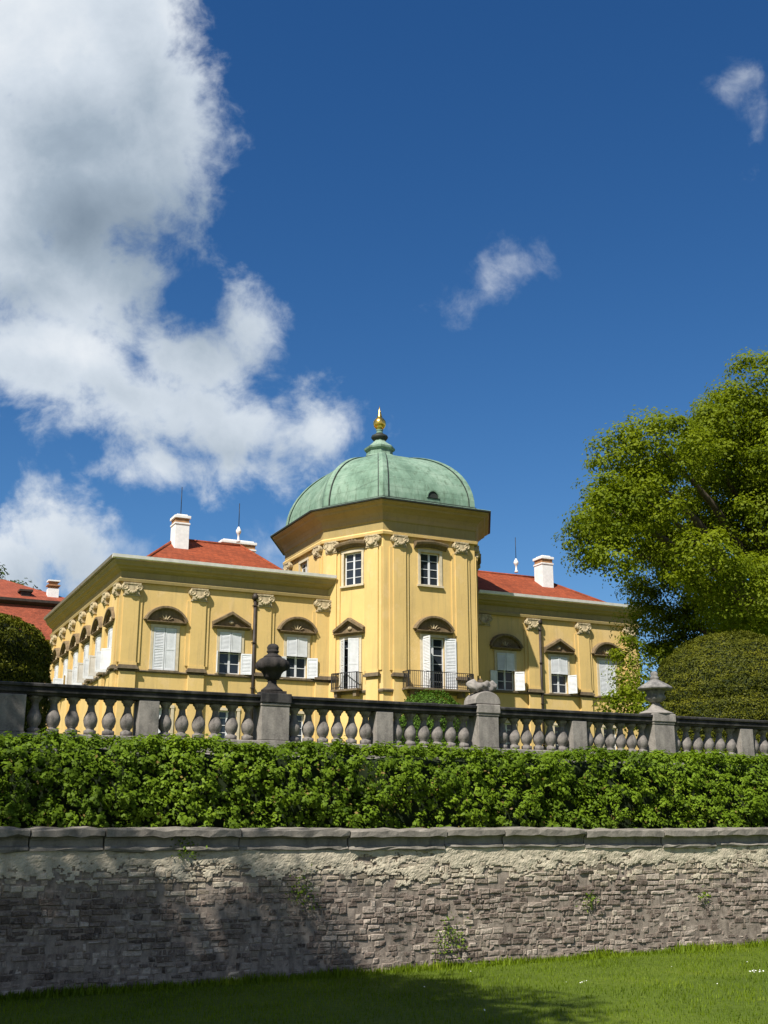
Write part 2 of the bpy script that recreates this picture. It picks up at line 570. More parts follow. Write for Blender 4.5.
def shutter_mb(w, h):
    mb = MB()
    st = 0.075
    mb.box(0.01, st, -0.022, 0.022, 0, h, 'white')
    mb.box(w - st, w - 0.01, -0.022, 0.022, 0, h, 'white')
    rails = [0.0, h - 0.09] + ([h * 0.5 - 0.05] if h > 1.4 else [])
    for z in rails:
        mb.box(st, w - st, -0.020, 0.020, z, z + 0.09, 'white')
    mb.box(st, w - st, 0.004, 0.010, 0.09, h - 0.09, 'white')
    n = max(4, int(h / 0.085))
    for k in range(n):
        z = 0.1 + (h - 0.22) * k / n
        if any(r - 0.05 < z < r + 0.1 for r in rails):
            continue
        mb.poly([(st, -0.018, z), (w - st, -0.018, z), (w - st, 0.003, z + 0.06), (st, 0.003, z + 0.06)], 'white')
        mb.poly([(st, 0.003, z + 0.06), (w - st, 0.003, z + 0.06), (w - st, 0.012, z + 0.05), (st, 0.012, z + 0.05)], 'white')
    return mb


def sash_mb(w, h, cols, rows, bar=0.035, y=0.12):
    mb = MB()
    e = 0.07
    x0, x1 = -w / 2 + 0.005, w / 2 - 0.005
    mb.box(x0, x0 + e, y, y + 0.06, 0.005, h - 0.005, 'white')
    mb.box(x1 - e, x1, y, y + 0.06, 0.005, h - 0.005, 'white')
    mb.box(x0 + e, x1 - e, y, y + 0.06, 0.005, 0.005 + e, 'white')
    mb.box(x0 + e, x1 - e, y, y + 0.06, h - 0.005 - e, h - 0.005, 'white')
    mb.box(-0.055, 0.055, y - 0.01, y + 0.055, 0.005 + e, h - 0.005 - e, 'white')
    for k in range(1, rows):
        z = h * k / rows
        for s in (-1, 1):
            a, b = sorted((s * 0.055, s * (w / 2 - e - 0.005)))
            mb.box(a, b, y + 0.01, y + 0.045, z - bar / 2, z + bar / 2, 'white')
    return mb


def hood_mb(kind, hw):
    mb = MB()
    d, th = 0.30, 0.15
    if kind == 'arch':
        rise = 0.66
        rr = (hw * hw + rise * rise) / (2 * rise)
        a0 = math.asin(hw / rr)
        rings = []
        n = 14
        for i in range(n + 1):
            a = -a0 + 2 * a0 * i / n
            s, c = math.sin(a), math.cos(a)
            x, z = rr * s, rr * c - (rr - rise) + 0.12
            rings.append([(x, 0.0, z), (x, -d + 0.1, z), (x + s * 0.05, -d + 0.06, z + c * 0.05), (x + s * 0.05, -d, z + c * 0.05),
                          (x + s * th, -d, z + c * th), (x + s * (th + 0.05), 0.0, z + c * (th + 0.05))])
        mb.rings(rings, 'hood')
        pts = [(-hw, 0.12)] + [(rr * math.sin(-a0 + 2 * a0 * i / n), rr * math.cos(-a0 + 2 * a0 * i / n) - (rr - rise) + 0.12) for i in range(1, n)] + [(hw, 0.12)]
        mb.poly([(x, -0.07, z) for x, z in pts], 'hood')
        for k in range(5):                                  # the shell in the tympanum
            a = -1.0 + 0.5 * k
            mb.rings([[(q * 0.05 * math.cos(a) + math.sin(a) * r, -0.08 - 0.05 * (1 - abs(q)), 0.16 + math.cos(a) * r * 0.8) for q in (-1, 0, 1)]
                      for r in (0.12, 0.42)], 'trim', caps=False)
    elif kind == 'pediment':
        rise = 0.60
        for s in (-1, 1):
            rings = []
            for x, z in ((s * (hw + 0.04), 0.12), (0.0, rise + 0.12)):
                rings.append([(x, 0.0, z), (x, -d + 0.1, z), (x, -d + 0.06, z + 0.05), (x, -d, z + 0.05), (x, -d, z + th + 0.05), (x, 0.0, z + th + 0.1)])
            mb.rings(rings if s < 0 else rings[::-1], 'hood')
        mb.poly([(-hw, -0.07, 0.12), (hw, -0.07, 0.12), (0, -0.07, rise + 0.12)], 'hood')
        mb.lathe([(0.0, 0.0), (0.12, 0.03), (0.16, 0.1), (0.1, 0.2), (0, 0.22)], (0, -0.09, 0.24), 8, 'trim', sy=0.5)
    else:
        prof = [(0.0, 0.0), (0.10, 0.0), (0.14, 0.10), (0.34, 0.16), (0.38, 0.26), (0.38, 0.32), (0.0, 0.42)]
        rings = []
        n = 10
        for i in range(n + 1):
            x = -hw + 2 * hw * i / n
            up = 0.13 * (1 - (x / hw) ** 2)
            rings.append([(x, -w, z + up) for w, z in prof])
        mb.rings(rings, 'hood')
        for x, z, r in ((0, 0.62, 0.15), (-0.2, 0.55, 0.1), (0.2, 0.55, 0.1), (0, 0.8, 0.08)):
            mb.lathe([(0, -r), (r * 0.8, -r * 0.6), (r, 0), (r * 0.7, r * 0.7), (0, r)], (x, -0.06, z), 8, 'trim', sy=0.6)
        return mb
    prof = [(0.0, 0.0), (0.12, 0.0), (0.16, 0.06), (0.30, 0.08), (0.30, 0.115), (0.0, 0.115)]
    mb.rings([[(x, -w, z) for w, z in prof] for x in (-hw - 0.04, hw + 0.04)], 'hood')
    return mb


CACHE = {}


def cached(key, name, make, parent, loc, rotz=0.0):
    """the first use builds the mesh, later ones share it"""
    if key not in CACHE:
        o = make().build(name, parent, loc, rotz)
        CACHE[key] = o.data
        return o
    o = bpy.data.objects.new(name, CACHE[key])
    COL.objects.link(o)
    o.parent = parent
    o.location = loc
    o.rotation_euler = (0, 0, rotz)
    return o


HOLES = {}


def window(face, P, t, u, z, w, h, mode, hood=None, name='window', sw=(150, 150), hw=1.0, dz=0.18):
    """one window of the wall FACE at distance u along it: surround, sash, pane, shutters and hood"""
    HOLES.setdefault(face, []).append((u - w / 2, u + w / 2, z, z + h))
    rot = math.atan2(t[1], t[0])
    loc = (P[0] + t[0] * u, P[1] + t[1] * u, z)

    def surround():
        mb = MB()
        f, d = 0.15, -0.055
        mb.box(-w / 2 - f, -w / 2, d, 0.05, 0, h, 'wframe')
        mb.box(w / 2, w / 2 + f, d, 0.05, 0, h, 'wframe')
        mb.box(-w / 2 - f - 0.02, w / 2 + f + 0.02, d - 0.012, 0.05, h, h + f, 'wframe')
        mb.box(-w / 2 - f - 0.05, w / 2 + f + 0.05, d - 0.08, 0.05, -0.1, 0, 'belt' if mode != 'sash' else 'wframe')
        return mb
    win = cached(('surround', w, h, mode == 'sash'), name, surround, palace, loc, rot)
    rows = {'sash': 4, 'door': 6, 'ajar': 6, 'half': 4, 'closed': 4}[mode]
    gh = h
    cached(('sash', w, gh, rows), 'sash', lambda: sash_mb(w, gh, 2, rows), win, (0, 0, 0))

    def pane():
        mb = MB()
        mb.poly([(-w / 2, 0.155, 0), (w / 2, 0.155, 0), (w / 2, 0.155, h), (-w / 2, 0.155, h)], 'glass')
        return mb
    cached(('pane', w, h), 'pane', pane, win, (0, 0, 0))

    def leaf(side, sh, z0, ang):
        x = -w / 2 + 0.005 if side < 0 else w / 2 - 0.005
        cached(('shutter', w, sh), 'shutter', lambda: shutter_mb(w / 2 - 0.008, sh), win, (x, -0.062 if ang else -0.03, z0),
               -R(ang) if side < 0 else math.pi + R(ang))
    if mode == 'closed':
        leaf(-1, h - 0.02, 0.01, 0)
        leaf(1, h - 0.02, 0.01, 0)
    elif mode == 'half':
        s = h * 0.47
        leaf(-1, s, h - s - 0.01, 4)
        leaf(1, s, h - s - 0.01, 4)
        for side, a in ((-1, sw[0]), (1, sw[1])):
            if a:
                leaf(side, h * 0.5, 0.01, a)
    elif mode in ('door', 'ajar'):
        leaf(-1, h - 0.02, 0.01, sw[0])
        leaf(1, h - 0.02, 0.01, sw[1])
    if hood:
        cached(('hood', hood, hw), 'hood', lambda: hood_mb(hood, hw), win, (0, 0, h + dz))
    return win


def capital_mb(w=0.86):
    mb = MB()
    mb.box(-w / 2 - 0.02, w / 2 + 0.02, -0.27, 0.0, 0.60, 0.68, 'trim')
    mb.box(-w / 2 + 0.05, w / 2 - 0.05, -0.24, 0.0, 0.08, 0.60, 'trim')
    mb.box(-w / 2 - 0.01, w / 2 + 0.01, -0.2, 0.0, 0.0, 0.07, 'trim')
    for s in (-1, 1):                                            # the two scrolls
        rings = []
        for i in range(11):
            a = i * 2 * math.pi / 11 * 0.999
            rings.append([(s * (w / 2 - 0.06) + rr * math.cos(a), y, 0.44 + rr * math.sin(a)) for rr, y in ((0.20, -0.02), (0.20, -0.22), (0.13, -0.27), (0.09, -0.23), (0.05, -0.26), (0.0, -0.26))])
        mb.rings(rings, 'trim', closed_path=True, smooth=False)
    for i in range(7):                                           # garland hung between them
        q = -1 + i / 3
        r = 0.075 + 0.03 * (1 - q * q)
        mb.lathe([(0, -r), (r * 0.8, -r * 0.6), (r, 0), (r * 0.7, r * 0.7), (0, r)], (q * 0.27, -0.25, 0.36 - 0.2 * (1 - q * q)), 6, 'trim')
    return mb


def pilaster(P, t, u, top, w=0.80, base=9.46, back=True):
    rot = math.atan2(t[1], t[0])
    loc = (P[0] + t[0] * u, P[1] + t[1] * u, Z(base))
    H = top - base - 0.68

    def make():
        mb = MB()
        if back:
            mb.box(-w / 2 - 0.2, -w / 2, -0.07, 0.02, 0.34, H, 'plaster')
            mb.box(w / 2, w / 2 + 0.2, -0.07, 0.02, 0.34, H, 'plaster')
        mb.box(-w / 2, w / 2, -0.15, 0.02, 0.34, H, 'plaster')
        mb.box(-w / 2 - 0.04, w / 2 + 0.04, -0.18, 0.02, 0.2, 0.34, 'plaster')
        mb.box(-w / 2 - 0.06, w / 2 + 0.06, -0.23, 0.02, 0.12, 0.2, 'belt')
        mb.box(-w / 2 - 0.12, w / 2 + 0.12, -0.30, 0.02, 0.0, 0.12, 'belt')
        mb.box(-w / 2 - 0.02, w / 2 + 0.02, -0.16, 0.02, -base + G, -0.13, 'plaster')
        return mb
    p = cached(('pilaster', round(top, 2), w, base, back), 'pilaster', make, palace, loc, rot)
    cached(('capital', w), 'capital', lambda: capital_mb(w + 0.06), p, (0, 0, H))
    return p


# --- the two wings
XO, XI, YF, YB = 16.3, 4.67, -3.45, 16.4
WZ = Z(9.5)
Pf_l, tf = (-XO, YF), (1, 0)
Pf_r = (XI, YF)
Ps_l, ts = (-XO, YB), (0, -1)              # the side front, seen from outside: u grows towards the corner

window('lf', Pf_l, tf, XO - 13.9, WZ, 1.2, 2.2, 'closed', 'arch')
window('lf', Pf_l, tf, XO - 10.37, WZ, 1.2, 2.2, 'half', 'pediment', sw=(118, 165))
window('lf', Pf_l, tf, XO - 6.6, WZ, 1.2, 2.2, 'half', 'arch', sw=(178, 160))
window('rf', Pf_r, tf, 6.6 - XI, WZ, 1.2, 2.2, 'half', 'arch', sw=(165, 140))
window('rf', Pf_r, tf, 10.37 - XI, WZ, 1.2, 2.2, 'half', 'pediment', sw=(0, 120))
window('rf', Pf_r, tf, 13.9 - XI, WZ, 1.2, 2.2, 'closed', 'arch')
for x in (13.9, 10.37, 6.6):
    for face, P, u in (('lf', Pf_l, XO - x), ('rf', Pf_r, x - XI)):
        window(face, P, tf, u, Z(6.1), 1.0, 1.5, 'sash', name='basement_window')
SIDE = [1.5 + 3.1 * i for i in range(6)]    # distance of each side window behind the corner
for i, dv in enumerate(SIDE):
    window('ls', Ps_l, ts, (YB - YF) - dv, WZ, 1.2, 2.2, 'half', 'arch', sw=((100, 60), (95, 100), (100, 100), (150, 100), (100, 150), (100, 100))[i])

for u in (0.52, XO - 12.2, XO - 8.55, XO - 5.1):
    pilaster(Pf_l, tf, u, 13.88)
for x in (5.1, 8.55, 12.2, XO - 0.52):
    pilaster(Pf_r, tf, x - XI, 13.88)
for i in range(7):
    pilaster(Ps_l, ts, (YB - YF) - (0.45 if i == 0 else SIDE[i - 1] + 1.55), 13.88, w=0.62, back=False)

mb = MB()
wall_panel(mb, Pf_l, tf, 0, XO - XI + 0.3, 0, Z(13.95), HOLES['lf'])
wall_panel(mb, Ps_l, ts, 0, YB - YF, 0, Z(13.95), HOLES['ls'])
wall_panel(mb, (-XI, YB), (-1, 0), 0, XO - XI, 0, Z(13.95), [])
mb.build('wall', palace)
mb = MB()
wall_panel(mb, (XI - 0.3, YF), tf, 0.0, XO - XI + 0.3, 0, Z(13.95), [(a + 0.3, b + 0.3, c, d) for a, b, c, d in HOLES['rf']])
wall_panel(mb, (XO, YF), (0, 1), 0, YB - YF, 0, Z(13.95), [])
wall_panel(mb, (XO, YB), (-1, 0), 0, XO - XI, 0, Z(13.95), [])
mb.build('wall', palace)

CORN = [(-0.05, 13.88), (0.16, 13.88), (0.19, 14.02), (0.13, 14.1), (0.07, 14.12), (0.07, 14.42), (0.14, 14.46), (0.26, 14.54), (0.30, 14.62),
        (0.42, 14.68), (0.45, 14.79), (0.52, 14.88), (0.54, 14.95), (-0.05, 14.97)]
CORN = [(w, Z(z + 0.06)) for w, z in CORN]
GUT = [(0.46, Z(15.032)), (0.58, Z(15.03)), (0.65, Z(15.07)), (0.68, Z(15.23)), (0.62, Z(15.24)), (0.5, Z(15.12))]
paths = ([(-XO, YB), (-XO, YF), (-XI + 0.1, YF)], [(XI - 0.1, YF), (XO, YF), (XO, YB)])
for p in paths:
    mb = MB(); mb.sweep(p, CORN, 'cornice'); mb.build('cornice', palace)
    for q in (p[:2], p[1:]):
        fr_ = abs(q[0][1] - q[1][1]) < 0.01
        q = [tuple(v) for v in q]
        for e_ in (0, 1):                                        # butt the side gutter against the front one
            if abs(abs(q[e_][0]) - XO) < 0.01 and abs(q[e_][1] - YF) < 0.01:
                q[e_] = (q[e_][0] + math.copysign(0.68, q[e_][0]), YF) if fr_ else (q[e_][0], YF - 0.458)
        mb = MB(); mb.sweep(q, GUT, 'gutter' if fr_ else 'zinc'); mb.build('gutter', palace)
    mb = MB()
    q = list(p)
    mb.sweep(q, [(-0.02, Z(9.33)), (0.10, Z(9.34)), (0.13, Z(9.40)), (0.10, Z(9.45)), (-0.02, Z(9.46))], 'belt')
    mb.build('belt_course', palace)

# roofs: hipped, with a short ridge along the front; chimneys stand on the slopes
def hip_roof(x0, x1, tx0, tx1):
    mb = MB()
    y0, y1, ty0, ty1 = YF + 0.3, YB - 0.3, 1.35, 10.5
    z0, z1 = Z(15.0), Z(17.7)
    e = [(x0, y0, z0), (x1, y0, z0), (x1, y1, z0), (x0, y1, z0)]
    r = [(tx0, ty0, z1), (tx1, ty0, z1), (tx1, ty1, z1), (tx0, ty1, z1)]
    for i in range(4):
        j = (i + 1) % 4
        mb.poly([e[i], e[j], r[j], r[i]], 'tiles')
    mb.poly(r, 'tiles')
    mb.poly(e[::-1], 'tiles')
    for i in range(4):                                           # ridge and hip tiles
        j = (i + 1) % 4
        mb.tube([r[i], r[j]], 0.10, 'tiles', 6)
        mb.tube([e[i], r[i]], 0.10, 'tiles', 6)
    return mb.build('roof', palace)


roof_l = hip_roof(-XO + 0.8, -6.6, -12.3, -8.4)
roof_r = hip_roof(4.3, XO - 0.3, 6.6, 12.1)


def chimney(roof, x, y, zb, zt, w, d):
    mb = MB()
    mb.box(-w / 2, w / 2, -d / 2, d / 2, 0, zt - zb - 0.62, 'chimney')
    h = zt - zb - 0.62
    mb.box(-w / 2 - 0.04, w / 2 + 0.04, -d / 2 - 0.04, d / 2 + 0.04, h, h + 0.1, 'chimney')
    mb.box(-w / 2 + 0.02, w / 2 - 0.02, -d / 2 + 0.02, d / 2 - 0.02, h + 0.1, h + 0.36, 'chim_brick')
    mb.box(-w / 2 - 0.06, w / 2 + 0.06, -d / 2 - 0.06, d / 2 + 0.06, h + 0.36, h + 0.52, 'chimney')
    mb.box(-w / 2 + 0.1, w / 2 - 0.1, -d / 2 + 0.1, d / 2 - 0.1, h + 0.52, h + 0.62, 'chimney')
    return mb.build('chimney', roof, (x, y, Z(zb)), bevel=0.015)


chimney(roof_l, -12.35, 0.35, 16.7, 18.85, 0.82, 0.95)
chimney(roof_l, -8.1, 3.0, 17.0, 18.4, 2.1, 0.9)
chimney(roof_r, 12.0, 0.25, 16.6, 18.9, 0.85, 0.95)


def finial_rod(roof, x, y, z, top):
    mb = MB()
    mb.lathe([(0.12, 0), (0.12, 0.1), (0.06, 0.16), (0.06, 0.42), (0.10, 0.5), (0.16, 0.62), (0.16, 0.70), (0.10, 0.82), (0.04, 0.94), (0.0, 0.96)], (0, 0, 0), 10, 'gutter')
    mb.tube([(0, 0, 0.92), (0, 0, top - z)], 0.022, 'iron', 6)
    mb.build('lightning_rod', roof, (x, y, Z(z)))


finial_rod(roof_l, -8.55, 1.36, 17.92, 20.3)
finial_rod(roof_r, 10.6, 1.36, 17.92, 20.3)
finial_rod(roof_r, 6.8, 1.36, 17.92, 19.1)
mb = MB()
mb.tube([(0, 0, 0), (0, 0, 1.75)], 0.022, 'iron', 6)
mb.build('lightning_rod', roof_l, (-12.35, 0.35, Z(18.8)))

for x in (-9.1, 9.0):                                            # rainwater pipes
    mb = MB()
    mb.lathe([(0.17, 0.0), (0.17, 0.22), (0.08, 0.34)][::-1], (0, 0, Z(13.9) - 0.34), 8, 'pipe')
    mb.tube([(0, 0, 0), (0, 0, Z(13.8))], 0.085, 'pipe', 8)
    for z in (1.2, 3.6, 6.0, 8.0):
        mb.box(-0.11, 0.11, -0.11, 0.12, z, z + 0.06, 'pipe')
    mb.build('downpipe', palace, (x, YF - 0.16, 0))

# --- the domed hall: a long octagon
OCT = [(-2.87, -6.55), (2.87, -6.55), (4.9, -3.05), (4.9, 3.05), (2.87, 6.55), (-2.87, 6.55), (-4.9, 3.05), (-4.9, -3.05)]


def grow(poly, w):
    n = len(poly)
    out = []
    for i in range(n):
        p, a, b = Vector(poly[i]), Vector(poly[i - 1]), Vector(poly[(i + 1) % n])
        d0, d1 = (p - a).normalized(), (b - p).normalized()
        n0, n1 = Vector((d0.y, -d0.x)), Vector((d1.y, -d1.x))
        out.append(tuple(p + (n0 + n1) / (1 + n0.dot(n1)) * w))
    return out


FACE = []
for i in range(8):
    a, b = Vector(OCT[i]), Vector(OCT[(i + 1) % 8])
    t_ = (b - a).normalized()
    FACE.append((tuple(a), (t_.x, t_.y), (b - a).length))
FRONT, CH_R, SD_R, BK, SD_L, CH_L = FACE[0], FACE[1], FACE[2], FACE[4], FACE[6], FACE[7]

window('d0', FRONT[0], FRONT[1], 2.87 + 0.0, Z(14.6), 1.2, 1.85, 'sash', 'flat', hw=1.0, dz=0.16, name='upper_window')
window('d0', FRONT[0], FRONT[1], 2.87 + 0.16, Z(8.87), 1.35, 2.85, 'door', 'arch', sw=(82, 168), hw=1.08, dz=0.22, name='french_window')
L = CH_L[2]
window('d7', CH_L[0], CH_L[1], L * 0.5, Z(14.6), 1.2, 1.85, 'sash', 'flat', hw=1.0, dz=0.16, name='upper_window')
window('d7', CH_L[0], CH_L[1], L * 0.47, Z(8.87), 1.2, 2.75, 'ajar', 'pediment', sw=(38, 40), hw=0.98, dz=0.22, name='french_window')
window('d1', CH_R[0], CH_R[1], L * 0.5, Z(14.6), 1.2, 1.85, 'sash', 'flat', hw=1.0, dz=0.16, name='upper_window')
window('d6', SD_L[0], SD_L[1], SD_L[2] * 0.5, Z(15.6), 1.2, 1.2, 'sash', name='upper_window')

for f, us in ((FRONT, (0.95, FRONT[2] - 0.95)), (CH_L, (0.62, L - 0.62)), (CH_R, (0.62, L - 0.62)), (SD_L, (0.7, SD_L[2] - 0.7)), (SD_R, (0.7, SD_R[2] - 0.7))):
    for u in us:
        pilaster(f[0], f[1], u, 17.22, w=0.74, base=9.46)
mb = MB()
for i, (P, t_, ln) in enumerate(FACE):
    wall_panel(mb, P, t_, 0, ln, 0, Z(17.3), HOLES.get('d%d' % i, []))
mb.build('dome_wall', palace)

DC = [(-0.05, 17.22), (0.17, 17.22), (0.20, 17.36), (0.14, 17.44), (0.07, 17.46), (0.07, 17.95), (0.14, 18.02), (0.16, 18.22), (0.26, 18.42), (0.44, 18.58), (0.60, 18.68), (0.64, 18.77),
      (0.82, 18.87), (0.86, 18.95), (-0.05, 18.97)]
mb = MB()
ring = OCT + [OCT[0]]
rings = []
for w, z in DC:
    rings.append([(p[0], p[1], Z(z)) for p in grow(OCT, w)])
k = len(rings)
vs = [p for r in rings for p in r]
fs = [(i * 8 + j, i * 8 + (j + 1) % 8, ((i + 1) % k) * 8 + (j + 1) % 8, ((i + 1) % k) * 8 + j) for i in range(k) for j in range(8)]
low = [f for f in fs if max(i // 8 for i in f) <= 4]
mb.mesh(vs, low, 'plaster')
mb.mesh(vs, [f for f in fs if max(i // 8 for i in f) in (5, 6)], 'cornice')  # frieze: eave shade put into the colour, darker than the wall plaster
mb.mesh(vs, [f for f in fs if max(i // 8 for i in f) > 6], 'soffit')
mb.build('dome_cornice', palace)
# string course at balcony height
mb = MB()
rings = [[(p[0], p[1], Z(z)) for p in grow(OCT, w)] for w, z in ((-0.02, 8.62), (0.10, 8.64), (0.14, 8.74), (0.10, 8.80), (-0.02, 8.82))]
k = len(rings)
mb.mesh([p for r in rings for p in r], [(i * 8 + j, i * 8 + (j + 1) % 8, ((i + 1) % k) * 8 + (j + 1) % 8, ((i + 1) % k) * 8 + j) for i in range(k) for j in range(8)], 'belt')
mb.build('belt_course', palace)

# copper dome
mb = MB()
edge = [[(p[0], p[1], Z(z)) for p in grow(OCT, w)] for w, z in ((0.8, 18.955), (0.97, 18.96), (0.98, 19.04))]
mb.rings(edge, 'darkcopper', caps=False)
mb.rings([[(p[0], p[1], Z(z)) for p in grow(OCT, w)] for w, z in ((0.98, 19.04), (0.95, 19.07), (0.12, 19.28))], 'copper', caps=False)
mb.rings([[(p[0], p[1], Z(z)) for p in grow(OCT, w)] for w, z in ((0.12, 19.26), (0.16, 19.27), (0.16, 19.38), (0.05, 19.39))], 'darkcopper', caps=False)
BASE = grow(OCT, 0.0)
NPR = 14
TT = [math.asin(0.985) * i / NPR for i in range(NPR + 1)]


def dome_ring(tv, grow_=0.0):
    s, z = math.cos(tv) ** 0.95, 19.38 + 4.2 * math.sin(tv)
    return [(p[0] * s * (1 + grow_), p[1] * s * (1 + grow_), Z(z)) for p in BASE]


mb.rings([dome_ring(tv) for tv in TT], 'copper', caps=False)
dome = mb.build('dome', palace)
for i in range(8):                                                # broad copper ribs over the eight corners
    mb = MB()
    rings = []
    for tv in TT:
        r = dome_ring(tv)
        p = Vector(r[i])
        a, b = (Vector(r[i - 1]) - p), (Vector(r[(i + 1) % 8]) - p)
        wdt = 0.30 * (0.45 + 0.55 * math.cos(tv))
        la, lb = min(wdt, a.length * 0.4), min(wdt, b.length * 0.4)
        o = Vector((p.x, p.y, 0)).normalized() * math.cos(tv) + Vector((0, 0, 1)) * math.sin(tv)
        pa, pb = p + a.normalized() * la, p + b.normalized() * lb
        rings.append([tuple(pa - o * 0.05), tuple(pa + o * 0.07), tuple(p + o * 0.10), tuple(pb + o * 0.07), tuple(pb - o * 0.05)])
    mb.rings(rings, 'copper')
    for side in (1, 3):
        for j in range(NPR):                                     # dark seam each side of the rib
            p0, p1 = Vector(rings[j][side]), Vector(rings[j + 1][side])
            q0 = p0 + (Vector(rings[j][2]) - p0) * -0.22
            q1 = p1 + (Vector(rings[j + 1][2]) - p1) * -0.22
            mb.poly([p0, p1, q1, q0], 'darkcopper')
    mb.build('rib', dome)
# small dormer vent in the copper
mb = MB()
pts = [(0.34 * math.cos(math.pi * k / 10), 0.40 * math.sin(math.pi * k / 10)) for k in range(11)]
mb.rings([[(x * 1.18, y, z * 1.18) for x, z in pts] for y in (-0.12, 0.9)], 'copper', caps=False)
mb.poly([(x, -0.06, z) for x, z in pts[::-1]], 'darkcopper')
mb.rings([[(x * 1.18, -0.12, z * 1.18) for x, z in pts], [(x, -0.12, z) for x, z in pts], [(x, 0.0, z) for x, z in pts]], 'copper', caps=False)
mb.build('dormer_vent', dome, (0.25, BASE[0][1] + 0.08, Z(19.66)))
# lantern and gilded finial
mb = MB()
O8 = [(math.cos(R(22.5 + 45 * k)), math.sin(R(22.5 + 45 * k))) for k in range(8)]


def o8(r, z):
    return [(x * r, y * r * 1.1, Z(z)) for x, y in O8]


mb.rings([o8(r, z) for r, z in ((0.95, 23.35), (1.1, 23.5), (1.22, 23.66), (1.22, 23.78))], 'darkcopper', caps=False)
mb.rings([o8(r, z) for r, z in ((1.22, 23.78), (1.0, 23.92), (0.84, 24.0), (0.80, 24.3), (0.94, 24.4), (0.96, 24.52), (0.66, 24.74), (0.44, 24.92), (0.34, 25.05), (0.30, 25.15))], 'copper')
lantern = mb.build('lantern', dome)
mb = MB()
mb.lathe([(0.30, 25.30), (0.46, 25.36), (0.54, 25.48), (0.50, 25.60), (0.32, 25.70), (0.24, 25.74)], (0, 0, -G - 0.22), 14, 'darkcopper')
mb.lathe([(0.24, 25.74), (0.20, 25.80), (0.19, 25.92), (0.24, 25.97)], (0, 0, -G - 0.20), 12, 'copper')
mb.lathe([(0.10, 25.97), (0.22, 26.02), (0.36, 26.18), (0.41, 26.36), (0.38, 26.54), (0.26, 26.70), (0.17, 26.78), (0.15, 26.9), (0.07, 27.2), (0.0, 27.6)], (0, 0, -G - 0.18), 16, 'gold')
mb.build('finial', dome)

# balconies with iron railings
def balcony(P, t_, u, w, d, z):
    rot = math.atan2(t_[1], t_[0])
    mb = MB()
    mb.box(-w / 2, w / 2, -d, -0.145, -0.04, 0.06, 'belt')
    for s in (-1, 1):
        mb.box(s * w * 0.36 - 0.1, s * w * 0.36 + 0.1, -d * 0.8, -0.145, -0.34, -0.04, 'belt')
    o = mb.build('balcony', palace, (P[0] + t_[0] * u, P[1] + t_[1] * u, z), rot)
    mb = MB()
    h = 0.95
    x0, x1, y0 = -w / 2 + 0.05, w / 2 - 0.05, -d + 0.05
    mb.box(x0 - 0.02, x1 + 0.02, y0 - 0.02, y0 + 0.02, h - 0.04, h, 'iron')
    mb.box(x0, x1, y0 - 0.015, y0 + 0.015, 0.14, 0.17, 'iron')
    for s in (x0, x1):
        mb.box(s - 0.02, s + 0.02, y0 + 0.02, -0.05, h - 0.04, h, 'iron')
        mb.box(s - 0.03, s + 0.03, y0 - 0.03, y0 + 0.03, 0.06, h - 0.04, 'iron')
    n = int(w / 0.12)
    for i in range(1, n):
        x = x0 + (x1 - x0) * i / n
        mb.box(x - 0.011, x + 0.011, y0 - 0.011, y0 + 0.011, 0.06, h - 0.04, 'iron')
    m_ = int(d / 0.13)
    for s in (x0, x1):
        for i in range(1, m_):
            y = y0 + (-0.1 - y0) * i / m_
            mb.box(s - 0.011, s + 0.011, y - 0.011, y + 0.011, 0.06, h - 0.04, 'iron')
    mb.build('railing', o)


balcony(FRONT[0], FRONT[1], 2.87 + 0.15, 4.0, 0.95, Z(8.80))
balcony(CH_L[0], CH_L[1], L * 0.47, 1.75, 0.62, Z(8.80))

# ------------------------------------------------------------------ ground
def lawn_z(a):
    return 0.012 * (min(40, max(-40, a)) - 6.6)


mb = MB()
aa = [-250, -40, 40, 250]
for i in range(3):
    for b0, b1 in ((-250, 13.2),):
        mb.poly([(aa[i], b0, lawn_z(aa[i])), (aa[i + 1], b0, lawn_z(aa[i + 1])), (aa[i + 1], b1, lawn_z(aa[i + 1])), (aa[i], b1, lawn_z(aa[i]))], 'turf')
tag(mb.build('lawn', None, (0, 0, 0), TH), kind='structure')
mb = MB()
prof = [(13.3, 1.45), (14.4, 1.5), (18.4, 2.72), (26, 3.1), (50, 4.9), (56, G), (120, G + 0.6), (900, G + 6)]
for (b0, z0), (b1, z1) in zip(prof[:-1], prof[1:]):
    mb.poly([(-500, b0, z0), (500, b0, z0), (500, b1, z1), (-500, b1, z1)], 'turf')
tag(mb.build('terrace_ground', None, (0, 0, 0), TH), kind='structure')


def terr(b):
    for (b0, z0), (b1, z1) in zip(prof[:-1], prof[1:]):
        if b0 <= b <= b1:
            return z0 + (z1 - z0) * (b - b0) / (b1 - b0)
    return 0


# grass blades of the lawn
n = 130000
a_ = RNG.uniform(-2.5, 15.5, n)
b_ = 13.05 - 8.5 * RNG.random(n) ** 1.25
edge = RNG.random(n) < 0.10                       # longer grass against the wall foot
b_[edge] = 13.02 - np.abs(RNG.normal(0, 0.10, edge.sum()))
tuft = smooth_noise(a_ * 2.2, b_ * 2.2, 3)
sz = RNG.uniform(0.022, 0.045, n) * (1 + 0.3 * tuft) * np.where(edge, RNG.uniform(1.2, 2.8, n), 1.0)
P = np.stack([a_, b_, 0.012 * (a_ - 6.6) + sz * 0.42], axis=1)
ang = RNG.uniform(0, 6.283, n)
N = np.stack([np.cos(ang), np.sin(ang), RNG.uniform(0.2, 0.9, n)], axis=1)


